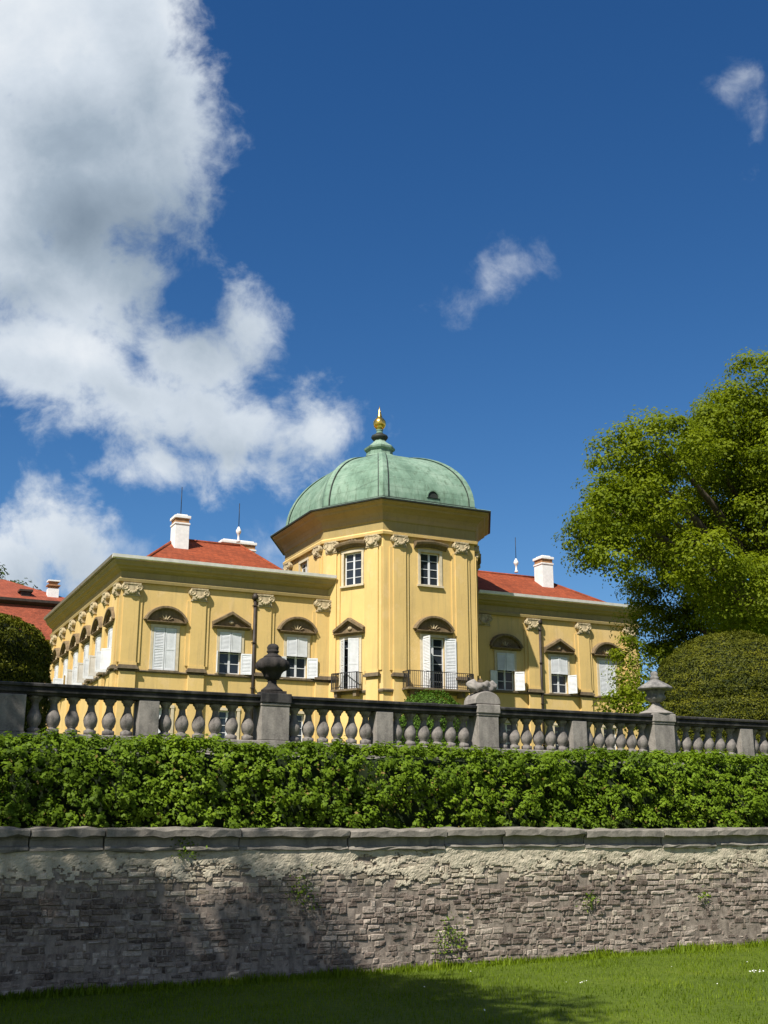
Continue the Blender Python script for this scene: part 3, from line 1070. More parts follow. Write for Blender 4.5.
def blades(name, P, N, size, mat, aspect, rotz, tone=None):
    N = N / np.linalg.norm(N, axis=1, keepdims=True)
    up = np.zeros_like(N); up[:, 2] = 1
    V = np.cross(up, N); V /= np.maximum(1e-6, np.linalg.norm(V, axis=1, keepdims=True))
    U = np.cross(N, V)
    s = size[:, None]
    co = np.stack([P - U * s * .5 - V * s * aspect * .5, P - U * s * .5 + V * s * aspect * .5, P + U * s * .5 + N * s * .2], axis=1).reshape(-1, 3)
    k = len(P)
    me = bpy.data.meshes.new(name)
    me.vertices.add(3 * k); me.vertices.foreach_set('co', co.astype(np.float32).ravel())
    me.loops.add(3 * k); me.loops.foreach_set('vertex_index', np.arange(3 * k, dtype=np.int32))
    me.polygons.add(k); me.polygons.foreach_set('loop_start', np.arange(0, 3 * k, 3, dtype=np.int32))
    me.update(calc_edges=True)
    at = me.attributes.new('tone', 'FLOAT', 'FACE')
    at.data.foreach_set('value', (RNG.random(k) if tone is None else tone).astype(np.float32))
    me.materials.append(MAT[mat])
    o = bpy.data.objects.new(name, me); COL.objects.link(o)
    o.rotation_euler = (0, 0, rotz)
    return o


tn = np.clip(0.5 + 0.3 * smooth_noise(a_ * 1.1, b_ * 1.6, 41) + 0.22 * smooth_noise(a_ * 4, b_ * 5, 42) + RNG.normal(0, 0.17, n), 0, 1)
g = blades('grass', P, N, sz, 'grass', 0.22, TH, tn)
tag(g, 'short sunlit grass of the lawn below the old wall', 'grass', kind='stuff')

# a few daisies and fallen petals lying in the grass
fl = np.concatenate([RNG.normal(0, 1, (12, 2)) * np.array([0.13, 0.06]) + np.array([9.72, 10.62]), RNG.normal(0, 1, (4, 2)) * np.array([0.14, 0.05]) + np.array([7.45, 10.9]),
                     np.stack([RNG.uniform(5.5, 12, 9), RNG.uniform(9.0, 12.6, 9)], axis=1)])
P = np.stack([fl[:, 0], fl[:, 1], 0.012 * (fl[:, 0] - 6.6) + RNG.uniform(0.035, 0.055, len(fl))], axis=1)
N = RNG.normal(0, 0.3, (len(fl), 3)) + np.array([0, -0.5, 1.0])
o = leaf_obj('daisies', P, N, RNG.uniform(0.012, 0.024, len(fl)), 'petal', None, (0, 0, 0), TH, aspect=0.9, fold=0.05)
tag(o, 'scattered tiny white daisies in the sunlit lawn', 'flowers', kind='stuff')

# ------------------------------------------------------------------ garden wall
A0, A1, WB = -5.0, 20.0, 13.0
wall = thing('garden_wall', 'long old brick garden wall with pale plaster band and stone coping', 'wall', 6.6, WB, 0.0)
mb = MB()
mb.box(A0 - 6.6, A1 - 6.6, 0.011, 0.30, -0.25, 1.42, 'mortar')
mb.build('mortar_core', wall)
rb = random.Random(5)
vs, fs, tone, pale = [], [], [], []
z = -0.24
while z < 1.385:
    hgt = rb.uniform(0.042, 0.074)
    sd_ = rb.randint(0, 9999)
    a = A0 - rb.uniform(0, 0.3)
    while a < A1:
        w = rb.choice((0.05, 0.07, 0.08, 0.10, 0.12, 0.15, 0.19)) * rb.uniform(0.8, 1.2)
        wob = 0.013 * float(smooth_noise(a * 1.8, z * 3, 60)) + 0.008 * float(smooth_noise(a * 6, sd_ * 0.37, 61))
        zb_, zt_ = z + wob, min(1.40, z + hgt + wob + rb.gauss(0, 0.008))
        edge_z = 0.99 + 0.13 * float(smooth_noise(a * 1.3, 0.3, 21)) + 0.07 * float(smooth_noise(a * 4.1, z * 3, 22)) + rb.uniform(-0.10, 0.10)
        pl = min(1.0, max(0.0, (zb_ - edge_z) / 0.16 + 0.35)) * 0.85 if zb_ > edge_z - 0.05 else 0.0
        if rb.random() < 0.06:
            pl = max(pl, rb.uniform(0.2, 0.6))
        if rb.random() < 0.10 or zt_ - zb_ < 0.02:                # a stone fallen out
            a += w + 0.012
            continue
        out = rb.gauss(0.0, 0.006) + 0.010 * float(smooth_noise(a * 1.3, zb_ * 4.0, 8))
        j = lambda s=0.008: rb.uniform(-s, s)
        g_ = 0.004
        x0, x1, z0, z1 = a + g_ - 6.6, a + w - g_ - 6.6, zb_ + g_, zt_ - g_
        hh = z1 - z0
        fr = [(x0 + j(), -out + j(.006), z0 + j()), (x1 + j(), -out + j(.006), z0 + j()), (x1 + j(), -out + j(.006), z1 + j()), (x0 + j(), -out + j(.006), z1 + j())]
        cx, cz = (x0 + x1) / 2, (z0 + z1) / 2
        ring = [(cx + (p[0] - cx) * 1.03, 0.06, cz + (p[2] - cz) * 1.03) for p in fr]
        mid = [(p[0], p[1] + 0.012, p[2]) for p in fr]
        inn = [(cx + (p[0] - cx) * (1 - 0.022 / max(w, .05)), p[1] + j(.003), cz + (p[2] - cz) * (1 - 0.018 / hh)) for p in fr]
        i0 = len(vs)
        vs += ring + mid + inn
        ff = [(i0 + k, i0 + (k + 1) % 4, i0 + 4 + (k + 1) % 4, i0 + 4 + k) for k in range(4)]
        ff += [(i0 + 4 + k, i0 + 4 + (k + 1) % 4, i0 + 8 + (k + 1) % 4, i0 + 8 + k) for k in range(4)]
        ff += [(i0 + 8, i0 + 9, i0 + 10, i0 + 11)]
        fs += ff
        tv = min(1, max(0, rb.gauss(0.44, 0.25) + 0.25 * float(smooth_noise(a * 2.2, zb_ * 5.0, 77))))
        tone += [tv] * 9
        pale += [pl] * 9
        a += w
    z += hgt * 0.97
me = bpy.data.meshes.new('brickwork')
me.from_pydata(vs, [], fs)
me.materials.append(MAT['brick'])
for nm, arr in (('tone', tone), ('pale', pale)):
    me.attributes.new(nm, 'FLOAT', 'FACE').data.foreach_set('value', np.array(arr, dtype=np.float32))
me.update()
o = bpy.data.objects.new('brickwork', me)
COL.objects.link(o)
o.parent = wall
# what is left of the lime render under the coping: a thin sheet with a torn lower edge and holes
def fbm(x, y, seed):
    return 0.8 * smooth_noise(x, y, seed) + 0.5 * smooth_noise(x * 2.3, y * 2.3, seed + 1) + 0.3 * smooth_noise(x * 5.1, y * 5.1, seed + 2) + 0.2 * smooth_noise(x * 11, y * 11, seed + 3)


st = 0.016
xs = np.arange(A0, A1, st)
zs = np.arange(0.78, 1.39, st)
XX, ZZ = np.meshgrid(xs, zs, indexing='ij')
f_ = fbm(XX * 2.6, ZZ * 6.0, 31)
g_ = fbm(XX * 9.0, ZZ * 15.0, 47)
keep = (ZZ - 1.13) * 4.2 + 0.6 * f_ + 0.6 * g_ > 0.05
dep = -0.010 - 0.006 * f_ - 0.006 * g_ - np.clip((ZZ - 1.02) * 0.03, 0, 0.012) + RNG.normal(0, 0.0012, XX.shape) + 0.006
ids = -np.ones(XX.shape, dtype=int)
pv, pf = [], []
kc = keep[:-1, :-1]
for i_, k_ in zip(*np.nonzero(kc)):
    q = []
    for di, dk in ((0, 0), (1, 0), (1, 1), (0, 1)):
        u_, v_ = i_ + di, k_ + dk
        if ids[u_, v_] < 0:
            ids[u_, v_] = len(pv)
            pv.append((XX[u_, v_] - 6.6, dep[u_, v_], ZZ[u_, v_]))
        q.append(int(ids[u_, v_]))
    pf.append(q)
me = bpy.data.meshes.new('lime_render')
me.from_pydata(pv, [], pf)
me.materials.append(MAT['render'])
me.update()
o = bpy.data.objects.new('lime_render', me)
COL.objects.link(o)
o.parent = wall
sd = o.modifiers.new('thickness', 'SOLIDIFY')
sd.thickness = 0.014
sd.offset = -1
# coping stones: square top edge, hollow below, small roll at the foot
a = A0
while a < A1:
    ln = rb.uniform(0.75, 1.7)
    mb = MB()
    dz, dy = rb.uniform(-0.012, 0.008), rb.uniform(-0.015, 0.012)
    cp_ = [(0.02, 1.372), (-0.034, 1.376), (-0.048, 1.392), (-0.046, 1.412), (-0.026, 1.424), (-0.012, 1.43), (-0.012, 1.49), (-0.024, 1.515), (-0.05, 1.526), (-0.098, 1.53),
           (-0.104, 1.598), (-0.088, 1.616), (0.38, 1.63), (0.38, 1.375)]
    rings = []
    m_ = max(3, int(ln / 0.12))
    for k in range(m_ + 1):
        x = 0.008 + (ln - 0.016) * k / m_
        jit = [(rb.gauss(0, 0.0035), rb.gauss(0, 0.008)) for _ in cp_]
        e = 0.010 if k in (0, m_) else 0.0
        rings.append([(x, y + dy + jy + (e if y < 0 else 0), zz + dz + jz - (e if zz > 1.58 else 0) + lawn_z(a) * 0.0) for (y, zz), (jy, jz) in zip(cp_, jit)])
    mb.rings(rings, 'coping')
    mb.build('coping_stone', wall, (a - 6.6, 0, 0))
    a += ln

# small weeds rooted in the wall joints
def weed(a, z, r, n, label, dry=False):
    P = RNG.normal(0, 1, (n, 3)) * np.array([r * 0.45, r * 0.22, r * 0.45])
    P[:, 1] = -np.abs(P[:, 1]) - 0.02
    N = RNG.normal(0, 1, (n, 3)) + np.array([-0.3, -1.0, 0.8])
    x, y = xy(a, WB)
    o = leaf_obj('wall_weed', P, N, RNG.uniform(0.02, 0.055, n), 'leaf_hedge', None, (x, y, z), TH, aspect=0.45)
    tag(o, label, 'creeper', 'small weeds growing from the wall')


weed(3.75, 1.42, 0.15, 110, 'small weed hanging under the coping in the tree shadow')
weed(5.15, 0.92, 0.22, 120, 'ragged weed clump on the wall at the top edge of the tree shadow')
weed(7.05, 0.33, 0.24, 170, 'dark weed clump low on the wall beside the shadow edge')
weed(9.1, 0.72, 0.14, 60, 'yellowish weed on the sunlit brickwork, nearest the shadow')
weed(11.0, 0.72, 0.11, 50, 'tiny weed on the sunlit brickwork near the far end of wall')

# ------------------------------------------------------------------ clipped leafy hedge
hedge = thing('hedge', 'long bright green leafy hedge between wall coping and balustrade', 'hedge', 6.6, 13.9, 1.48)
H0, H1 = -3.5, 18.5
ns = 6600
u = RNG.uniform(H0, H1, ns)
top = RNG.random(ns) < 0.36
v = np.where(top, RNG.uniform(0.0, 0.95, ns), 0.0)
zt = 2.575 + 0.006 * (u - 6.6) + 0.05 * smooth_noise(u * 1.7, u * 0.4, 4)
zz = np.where(top, zt, 1.52 + (zt - 1.52) * RNG.random(ns) ** 0.9)
bulge = 0.15 * smooth_noise(u * 2.4, zz * 3.4, 9) + RNG.normal(0, 0.065, ns)
bb = np.where(top, 13.48 + v, 13.47 - bulge + 0.14 * np.clip((zz - 2.30) / 0.25, 0, 1) ** 2)
zz = np.where(top, zz + 0.05 * smooth_noise(u * 3.1, v * 4, 2) + RNG.normal(0, 0.018, ns), zz)
dirs = np.where(top[:, None], np.array([0.0, -0.25, 1.0]), np.array([0.0, -1.0, 0.42])) + RNG.normal(0, 0.35, (ns, 3))
dirs /= np.linalg.norm(dirs, axis=1, keepdims=True)
stone = RNG.random(ns)
K = 17
C = np.repeat(np.stack([u, bb, zz], axis=1), K, axis=0)
D = np.repeat(dirs, K, axis=0)
srad = np.repeat(RNG.uniform(0.04, 0.085, ns), K)
off = RNG.normal(0, 1, (ns * K, 3)); off /= np.linalg.norm(off, axis=1, keepdims=True)
P = C + off * srad[:, None] * RNG.random((ns * K, 1)) ** 0.4 + D * 0.03
N = off * 0.7 + D * 0.9 + np.array([0, 0, 0.35])
tn = np.clip(0.5 * np.repeat(stone, K) + 0.4 * RNG.random(ns * K) + 0.25 * np.repeat(smooth_noise(u * 1.4, zz * 2.5, 91), K), 0, 1)
P -= np.array([6.6, 13.9, 1.48])
leaf_obj('foliage', P, N, RNG.uniform(0.034, 0.070, ns * K), 'leaf_hedge', hedge, aspect=0.62, tone=tn)
nb = 900
ub = RNG.uniform(H0, H1, nb)
zb_ = RNG.uniform(1.55, 2.4, nb)
P = np.stack([ub - 6.6, 13.44 - 0.10 * smooth_noise(ub * 2.4, zb_ * 3.4, 9) + RNG.normal(0, 0.05, nb) - 13.9, zb_ - 1.48], axis=1)
leaf_obj('dry_leaves', P, RNG.normal(0, 0.6, (nb, 3)) + np.array([0, -1, 0.4]), RNG.uniform(0.03, 0.06, nb), 'dryleaf', hedge)
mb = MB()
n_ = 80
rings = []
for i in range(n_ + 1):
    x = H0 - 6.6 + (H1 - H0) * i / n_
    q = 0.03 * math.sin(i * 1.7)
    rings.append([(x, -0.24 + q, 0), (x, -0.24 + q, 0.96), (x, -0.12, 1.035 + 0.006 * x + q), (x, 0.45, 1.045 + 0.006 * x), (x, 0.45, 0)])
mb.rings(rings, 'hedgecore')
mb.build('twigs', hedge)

# ------------------------------------------------------------------ balustrade
BB = 19.0
bal = thing('balustrade', 'dark weathered stone balustrade with bulbous balusters above the hedge', 'balustrade', 9.0, BB, 2.70)
ped = [-1.75, 0.42, 2.5, 4.72, 6.9, 9.0, 11.12, 13.2, 15.22, 17.42, 19.55, 21.7]
major = {2.5, 6.9, 11.12, 15.22, 19.55}
mb = MB()
X0, X1 = ped[0] - 9.0, ped[-1] - 9.0
RP = [(-0.15, 0.955), (-0.16, 0.985), (-0.20, 1.0), (-0.205, 1.04), (-0.185, 1.055), (-0.185, 1.075), (-0.235, 1.09), (-0.24, 1.125), (-0.2, 1.14),
      (0.2, 1.14), (0.24, 1.125), (0.235, 1.09), (0.185, 1.055), (0.205, 1.0), (0.15, 0.955)]
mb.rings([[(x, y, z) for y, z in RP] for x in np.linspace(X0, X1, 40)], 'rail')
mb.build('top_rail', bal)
mb = MB()
mb.box(X0, X1, -0.2, 0.2, -0.05, 0.13, 'pedestal')
mb.box(X0, X1, -0.16, 0.16, 0.133, 0.37, 'pedestal')
mb.build('plinth', bal, bevel=0.02)
for p in ped:
    w = (0.44 if p == 11.12 else 0.51) if p in major else 0.34
    mb = MB()
    d = 0.225 if p in major else 0.172
    mb.box(-w / 2, w / 2, -d, d, 0.373, 0.951, 'pedestal')
    mb.box(-w / 2 - 0.015, w / 2 + 0.015, -d - 0.02, d + 0.02, -0.06, 0.37, 'pedestal')
    if p in major and p > 3:
        mb.box(-w / 2 - 0.012, w / 2 + 0.012, -d - 0.015, d + 0.015, 0.953, 1.0, 'pedestal')
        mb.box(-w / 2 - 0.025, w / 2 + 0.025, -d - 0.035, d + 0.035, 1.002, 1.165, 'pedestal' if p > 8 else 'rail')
    mb.build('pedestal', bal, (p - 9.0, 0, 0), bevel=0.012)
BP = [(0.10, 0.37), (0.10, 0.44), (0.065, 0.455), (0.066, 0.475), (0.095, 0.51), (0.108, 0.56), (0.115, 0.60), (0.108, 0.645), (0.086, 0.70), (0.062, 0.76),
      (0.052, 0.83), (0.055, 0.85), (0.072, 0.862), (0.075, 0.88), (0.085, 0.90), (0.108, 0.92), (0.11, 0.952)]
first = None
for p, q in zip(ped[:-1], ped[1:]):
    w0 = (0.56 if p in major else 0.34) / 2
    w1 = (0.56 if q in major else 0.34) / 2
    s0, s1 = p + w0, q - w1
    for k in range(6):
        x = s0 + (s1 - s0) * (k + 0.5) / 6
        if first is None:
            mb = MB()
            mb.lathe(BP, (0, 0, 0), 16, 'baluster')
            first = mb.build('baluster', bal, (x - 9.0, 0, 0))
        else:
            child(first, bal, loc=(x - 9.0, 0, 0), rotz=rb.uniform(0, 6.28))


# urns and the carved ornament on the big pedestals
def gadroon(mb, prof, seg, mat, c=(0, 0, 0), lobes=12, amp=0.05, twist=0.0, zr=(0, 1)):
    vs, fs = [], []
    n = len(prof)
    for i, (r, z) in enumerate(prof):
        k_ = max(0.0, min(1.0, (z - zr[0]) / (zr[1] - zr[0])))
        w = amp * math.sin(math.pi * k_) if zr[0] <= z <= zr[1] else 0
        for k in range(seg):
            an = 2 * math.pi * k / seg
            rr = r * (1 + w * math.cos(lobes * an + twist * z))
            vs.append((c[0] + rr * math.cos(an), c[1] + rr * math.sin(an), c[2] + z))
    for i in range(n - 1):
        for k in range(seg):
            k2 = (k + 1) % seg
            fs.append((i * seg + k, i * seg + k2, (i + 1) * seg + k2, (i + 1) * seg + k))
    fs.append(tuple(range(seg - 1, -1, -1)))
    fs.append(tuple((n - 1) * seg + k for k in range(seg)))
    mb.mesh(vs, fs, mat, True)


uz = 2.70 + 1.167
urn = thing('urn', 'blackened stone urn with swirled shoulder and knobbed lid on balustrade pedestal', 'urn', 6.9, BB, uz, 'urns on the balustrade')
mb = MB()
mb.box(-0.2, 0.2, -0.2, 0.2, 0, 0.05, 'urn_dark')
mb.lathe([(0.19, 0.05), (0.19, 0.08), (0.15, 0.11), (0.10, 0.15), (0.075, 0.20), (0.085, 0.23), (0.075, 0.25)], (0, 0, 0), 20, 'urn_dark')
mb.build('foot', urn)
mb = MB()
gadroon(mb, [(0.08, 0.25), (0.12, 0.27), (0.15, 0.31), (0.165, 0.36), (0.19, 0.40), (0.25, 0.43), (0.275, 0.47), (0.285, 0.52), (0.27, 0.57), (0.23, 0.61), (0.17, 0.64)], 48, 'urn_dark', lobes=10, amp=0.10, twist=9.0, zr=(0.36, 0.63))
mb.build('bowl', urn)
mb = MB()
mb.lathe([(0.17, 0.642), (0.15, 0.67), (0.10, 0.70), (0.085, 0.72), (0.105, 0.735), (0.11, 0.76), (0.095, 0.775), (0.10, 0.79), (0.105, 0.83), (0.08, 0.87), (0.05, 0.885), (0.0, 0.895)], (0, 0, 0), 18, 'urn_dark')
mb.build('lid', urn)

urn = thing('urn', 'grey stone urn with broad hat-like lid and pale spreading foot on balustrade pedestal', 'urn', 15.22, BB, uz, 'urns on the balustrade')
mb = MB()
mb.lathe([(0.40, 0.0), (0.38, 0.035), (0.30, 0.06), (0.20, 0.10), (0.13, 0.16), (0.09, 0.21), (0.085, 0.24)], (0, 0, 0), 20, 'pedestal', sy=0.7)
mb.build('foot', urn)
mb = MB()
gadroon(mb, [(0.085, 0.24), (0.13, 0.26), (0.185, 0.31), (0.195, 0.36), (0.17, 0.40), (0.18, 0.44), (0.20, 0.49)], 40, 'urn_grey', lobes=8, amp=0.09, zr=(0.25, 0.4))
mb.build('bowl', urn)
mb = MB()
gadroon(mb, [(0.20, 0.492), (0.33, 0.50), (0.355, 0.525), (0.33, 0.555), (0.25, 0.61), (0.16, 0.66), (0.11, 0.69), (0.08, 0.71), (0.095, 0.73), (0.09, 0.76), (0.07, 0.775), (0.075, 0.80), (0.08, 0.83), (0.05, 0.87), (0.0, 0.885)], 40, 'urn_grey', lobes=8, amp=0.04, zr=(0.5, 0.66))
mb.build('lid', urn)

orn = thing('carved_ornament', 'pale carved stone trophy lying on a rounded plinth of the balustrade', 'stone ornament', 11.12, BB, uz)
mb = MB()
half = [(0.285 * math.cos(math.pi * k / 12), 0.01 + 0.24 * math.sin(math.pi * k / 12) ** 0.8) for k in range(13)]
mb.rings([[(x * s, y, z * s) for x, z in half] for y, s in ((-0.22, 0.97), (-0.19, 1.0), (0.19, 1.0), (0.22, 0.97))], 'pedestal')
mb.build('plinth', orn, bevel=0.01)
mb = MB()
NS, NR = 26, 22
vs, fs = [], []
ro = random.Random(3)
for i in range(NS + 1):
    q = -1 + 2 * i / NS
    x = q * 0.325
    env = 0.75 * (1 - abs(q) ** 3.5) + 0.25
    hz = (0.115 + 0.04 * q * q + 0.015 * math.sin(9 * q)) * env
    for k in range(NR):
        an = 2 * math.pi * k / NR
        rr = 1 + 0.16 * math.sin(3 * an + 5 * q) + 0.10 * math.sin(7 * an - 11 * q) + 0.07 * math.sin(15 * q + 2 * an)
        vs.append((x, 0.13 * env * rr * math.cos(an), 0.335 + 0.05 * q * q + hz * 0.95 * rr * math.sin(an)))
for i in range(NS):
    for k in range(NR):
        k2 = (k + 1) % NR
        fs.append((i * NR + k, (i + 1) * NR + k, (i + 1) * NR + k2, i * NR + k2))
fs += [tuple(range(NR)), tuple(NS * NR + k for k in range(NR - 1, -1, -1))]
mb.mesh(vs, fs, 'pedestal', True)
mb.build('carving', orn)


# ------------------------------------------------------------------ clipped yews and box
def topiary(label, a, b, prof, n, mat, size, cat='topiary', name='topiary', core=True):
    """clipped evergreen: leaf faces over a turned outline prof [(r, z)] from ground to tip"""
    z0 = terr(b)
    root = thing(name, label, cat, a, b, z0)
    pr = np.array(prof, dtype=float)
    seg = np.linalg.norm(np.diff(pr, axis=0), axis=1)
    area = seg * (pr[:-1, 0] + pr[1:, 0]) / 2
    cdf = np.cumsum(area) / area.sum()
    k = np.searchsorted(cdf, RNG.random(n))
    tt = RNG.random(n)
    r = pr[k, 0] + (pr[k + 1, 0] - pr[k, 0]) * tt
    z = pr[k, 1] + (pr[k + 1, 1] - pr[k, 1]) * tt
    dr, dz = pr[k + 1, 0] - pr[k, 0], pr[k + 1, 1] - pr[k, 1]
    th = RNG.uniform(0, 6.283, n)
    nr, nz = dz, -dr
    ln = np.maximum(1e-6, np.hypot(nr, nz)); nr, nz = nr / ln, nz / ln
    lump = 0.07 * smooth_noise(th * 4, z * 3.5, 6) + 0.05 * smooth_noise(th * 11, z * 9, 7) + RNG.normal(0, 0.022, n)
    r2, z2 = r + nr * lump, z + nz * lump
    P = np.stack([r2 * np.cos(th), r2 * np.sin(th), z2], axis=1)
    N = np.stack([nr * np.cos(th), nr * np.sin(th), nz], axis=1) + RNG.normal(0, 0.55, (n, 3))
    tn = np.clip(0.48 + 0.42 * smooth_noise(th * 5, z * 5.0, 13) + 0.2 * smooth_noise(th * 14, z * 12.0, 14) + RNG.normal(0, 0.14, n), 0, 1)
    leaf_obj('foliage', P, N, RNG.uniform(0.55, 1.3, n) * size, mat, root, tone=tn, aspect=0.45)
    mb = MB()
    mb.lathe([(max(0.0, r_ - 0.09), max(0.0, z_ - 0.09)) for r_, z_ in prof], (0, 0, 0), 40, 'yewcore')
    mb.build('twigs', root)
    return root


zb = terr(27)
dome_p = [(2.56, 0.0), (2.56, 5.06 - zb), (2.5, 5.16 - zb), (2.40, 5.20 - zb)] + [(2.44 * math.cos(R(q)), 5.24 - zb + 2.14 * math.sin(R(q))) for q in range(6, 91, 6)]
topiary('large rounded yew dome clipped with a groove above its drum-shaped base', 24.55, 27.0, dome_p, 80000, 'leaf_yew', 0.075)
lid_p = [(2.9, 0.0), (2.9, 5.42 - zb), (2.86, 5.54 - zb), (2.78, 5.60 - zb)] + [(2.75 * math.cos(R(q)), 5.62 - zb + 0.66 * math.sin(R(q))) for q in range(8, 91, 8)]
topiary('broad shaded yew drum with low domed top beside the palace wing', 1.45, 27.0, lid_p, 80000, 'leaf_yew', 0.08)
zc = terr(24)
topiary('small bright green box ball showing just over the balustrade rail', 12.66, 24.0, [(0.8, 0.0), (0.86, 0.5)] + [(0.88 * math.cos(R(q)), 3.78 - zc + 0.88 * math.sin(R(q))) for q in range(0, 91, 6)], 14000, 'leaf_box', 0.06)


# ------------------------------------------------------------------ trees
def tree(label, base, lobes, limbs, n_clump, leaf, mat, trunk_r, cat='tree', name='leafy_tree', spread=0.55, per=34, fill=0.35, group=None):
    """lobes in world metres (x, y, z, rx, rz); leaf clumps over and inside every lobe; limbs run from the trunk to lobes"""
    x0, y0, z0 = base
    root = bpy.data.objects.new(name, None)
    COL.objects.link(root)
    root.location = base
    tag(root, label, cat, group)
    vol = np.array([l[3] * l[3] + l[3] * l[4] * 2 for l in lobes])
    cnt = np.maximum(5, (n_clump * vol / vol.sum()).astype(int))
    Ps, Ns, Ts = [], [], []
    for (lx, ly, lz, rx, rz), c in zip(lobes, cnt):
        d = RNG.normal(0, 1, (c, 3)); d /= np.linalg.norm(d, axis=1, keepdims=True)
        rad = np.where(RNG.random(c) < fill, RNG.uniform(0.25, 0.75, c), RNG.uniform(0.76, 0.98, c))
        q = np.array([lx - x0, ly - y0, lz - z0]) + d * rad[:, None] * np.array([rx, rx, rz])
        br = spread * RNG.uniform(0.55, 1.45, c)                     # each billow's own radius
        e = RNG.normal(0, 1, (c, per, 3)); e[:, :, 2] = e[:, :, 2] * 0.8 + 0.35
        e /= np.linalg.norm(e, axis=2, keepdims=True)
        rr_ = RNG.random((c, per, 1)) ** 0.33 * RNG.uniform(0.75, 1.15, (c, per, 1))
        sub = e * rr_ * br[:, None, None] * np.array([1.15, 1.15, 0.72])
        sub[:, :, 2] -= 0.22 * (sub[:, :, 0] ** 2 + sub[:, :, 1] ** 2) / br[:, None]
        Ps.append((q[:, None, :] + sub).reshape(-1, 3))
        nn = e * 0.9 + d[:, None, :] * 0.25 + np.array([0, 0, 0.35]) + RNG.normal(0, 0.26, (c, per, 3))
        Ns.append(nn.reshape(-1, 3))
        Ts.append(np.clip(0.55 * np.repeat(RNG.random(c), per) + 0.45 * RNG.random(c * per), 0, 1))
    P, N, T = np.concatenate(Ps), np.concatenate(Ns), np.concatenate(Ts)
    leaf_obj('crown', P, N, RNG.uniform(0.7, 1.3, len(P)) * leaf, mat, root, tone=T, aspect=0.62)
    mb = MB()
    top = max(limbs, key=lambda l: l[2])
    H = top[2] - z0
    pts, rr = [], []
    for k in range(9):
        s = k / 8
        pts.append((s ** 1.6 * (top[0] - x0) + 0.25 * math.sin(3 * s), s ** 1.6 * (top[1] - y0) + 0.2 * math.sin(5 * s), s * H))
        rr.append(trunk_r * (1 - 0.85 * s) * (1.35 if k == 0 else 1))
    mb.tube(pts, rr, 'bark', 12)
    for lx, ly, lz in limbs:
        e = Vector((lx - x0, ly - y0, lz - z0))
        s = max(0.22, min(0.75, (e.z - 1.5 * math.hypot(e.x, e.y) * 0.35) / H * 0.8))
        k = s * 8
        i = min(7, int(k))
        p = Vector(pts[i]).lerp(Vector(pts[i + 1]), k - i)
        r0 = trunk_r * (1 - 0.85 * s) * 0.6
        path, pr_ = [], []
        for j in range(7):
            q = j / 6
            v_ = p.lerp(e, q) + Vector((0, 0, 1)) * math.sin(math.pi * q) * 0.12 * (e - p).length + Vector((math.sin(q * 7 + lx), math.cos(q * 6 + ly), 0)) * 0.12 * q
            path.append(tuple(v_)); pr_.append(max(0.025, r0 * (1 - 0.9 * q)))
        mb.tube(path, pr_, 'bark', 7)
    mb.build('trunk', root)
    return root


LOBES = [(18.1, 50.0, 21.0, 2.8, 2.1), (15.7, 49.2, 19.5, 1.6, 1.5), (14.4, 49.2, 17.9, 1.6, 1.4), (17.1, 51.6, 19.2, 2.9, 2.6), (18.4, 48.4, 16.9, 2.6, 2.6), (11.8, 46.8, 17.3, 2.1, 1.6), (10.3, 46.8, 16.6, 1.5, 1.5), (9.3, 45.2, 14.2, 1.3, 1.5), (9.3, 45.2, 12.4, 0.9, 1.2), (8.7, 46.0, 14.8, 0.6, 1.0), (15.1, 54.8, 16.6, 1.5, 1.3), (11.0, 46.0, 14.8, 1.5, 1.2), (15.8, 51.6, 16.4, 2.1, 1.6), (17.1, 50.0, 14.8, 2.3, 2.1), (13.2, 46.0, 12.1, 1.7, 1.5), (15.4, 47.6, 11.1, 2.1, 1.8), (18.4, 50.0, 11.4, 2.2, 2.2), (13.7, 57.2, 14.6, 1.2, 1.9), (13.0, 57.2, 11.9, 1.1, 2.1), (11.7, 54.8, 9.4, 0.7, 1.7), (14.7, 58.0, 11.5, 1.4, 2.2), (16.0, 56.4, 10.6, 2.0, 2.0), (16.7, 50.8, 9.1, 2.2, 1.9), (13.9, 57.2, 8.8, 1.6, 2.0), (10.5, 47.6, 6.6, 1.0, 1.0), (9.8, 47.6, 6.5, 0.7, 0.6), (15.1, 58.0, 15.9, 1.2, 1.1), (18.1, 57.2, 20.8, 2.6, 2.1), (20.4, 57.2, 17.0, 3.1, 2.6), (18.0, 57.2, 12.8, 3.0, 2.5), (22.2, 50.0, 18.4, 3.2, 3.0), (21.6, 50.0, 13.2, 3.1, 2.9), (20.9, 51.6, 9.0, 2.7, 2.2)]
LOBES += [(11.0, 53.5, 16.2, 1.8, 1.4), (12.6, 54.5, 15.6, 1.8, 1.4), (10.0, 54.0, 14.9, 1.3, 1.2), (13.6, 53.0, 14.6, 1.5, 1.2), (12.0, 52.0, 17.0, 1.8, 1.3)]  # unseen lobes added behind the left limb to shade the foliage below
tree('tall green tree with hanging left limb beside the right palace wing', (17.2, 52.5, 4.6), LOBES, [(l[0], l[1], l[2]) for l in LOBES if l[3] > 1.15], 2450, 0.155, 'leaf_tree', 0.75, spread=0.66, per=95, fill=0.15)


def ring_lobes(a, b, z, r, h, n, seed):
    q = random.Random(seed)
    out = []
    for i in range(n):
        an = q.uniform(0, 6.28)
        rr = r * q.uniform(0.3, 0.75)
        zz_ = z + q.uniform(-h, h)
        k = 1 - 0.45 * abs(zz_ - z) / h
        x, y = xy(a + rr * k * math.cos(an), b + rr * k * math.sin(an))
        s = q.uniform(0.42, 0.62) * r
        out.append((x, y, zz_, s, s * 0.85))
    return out


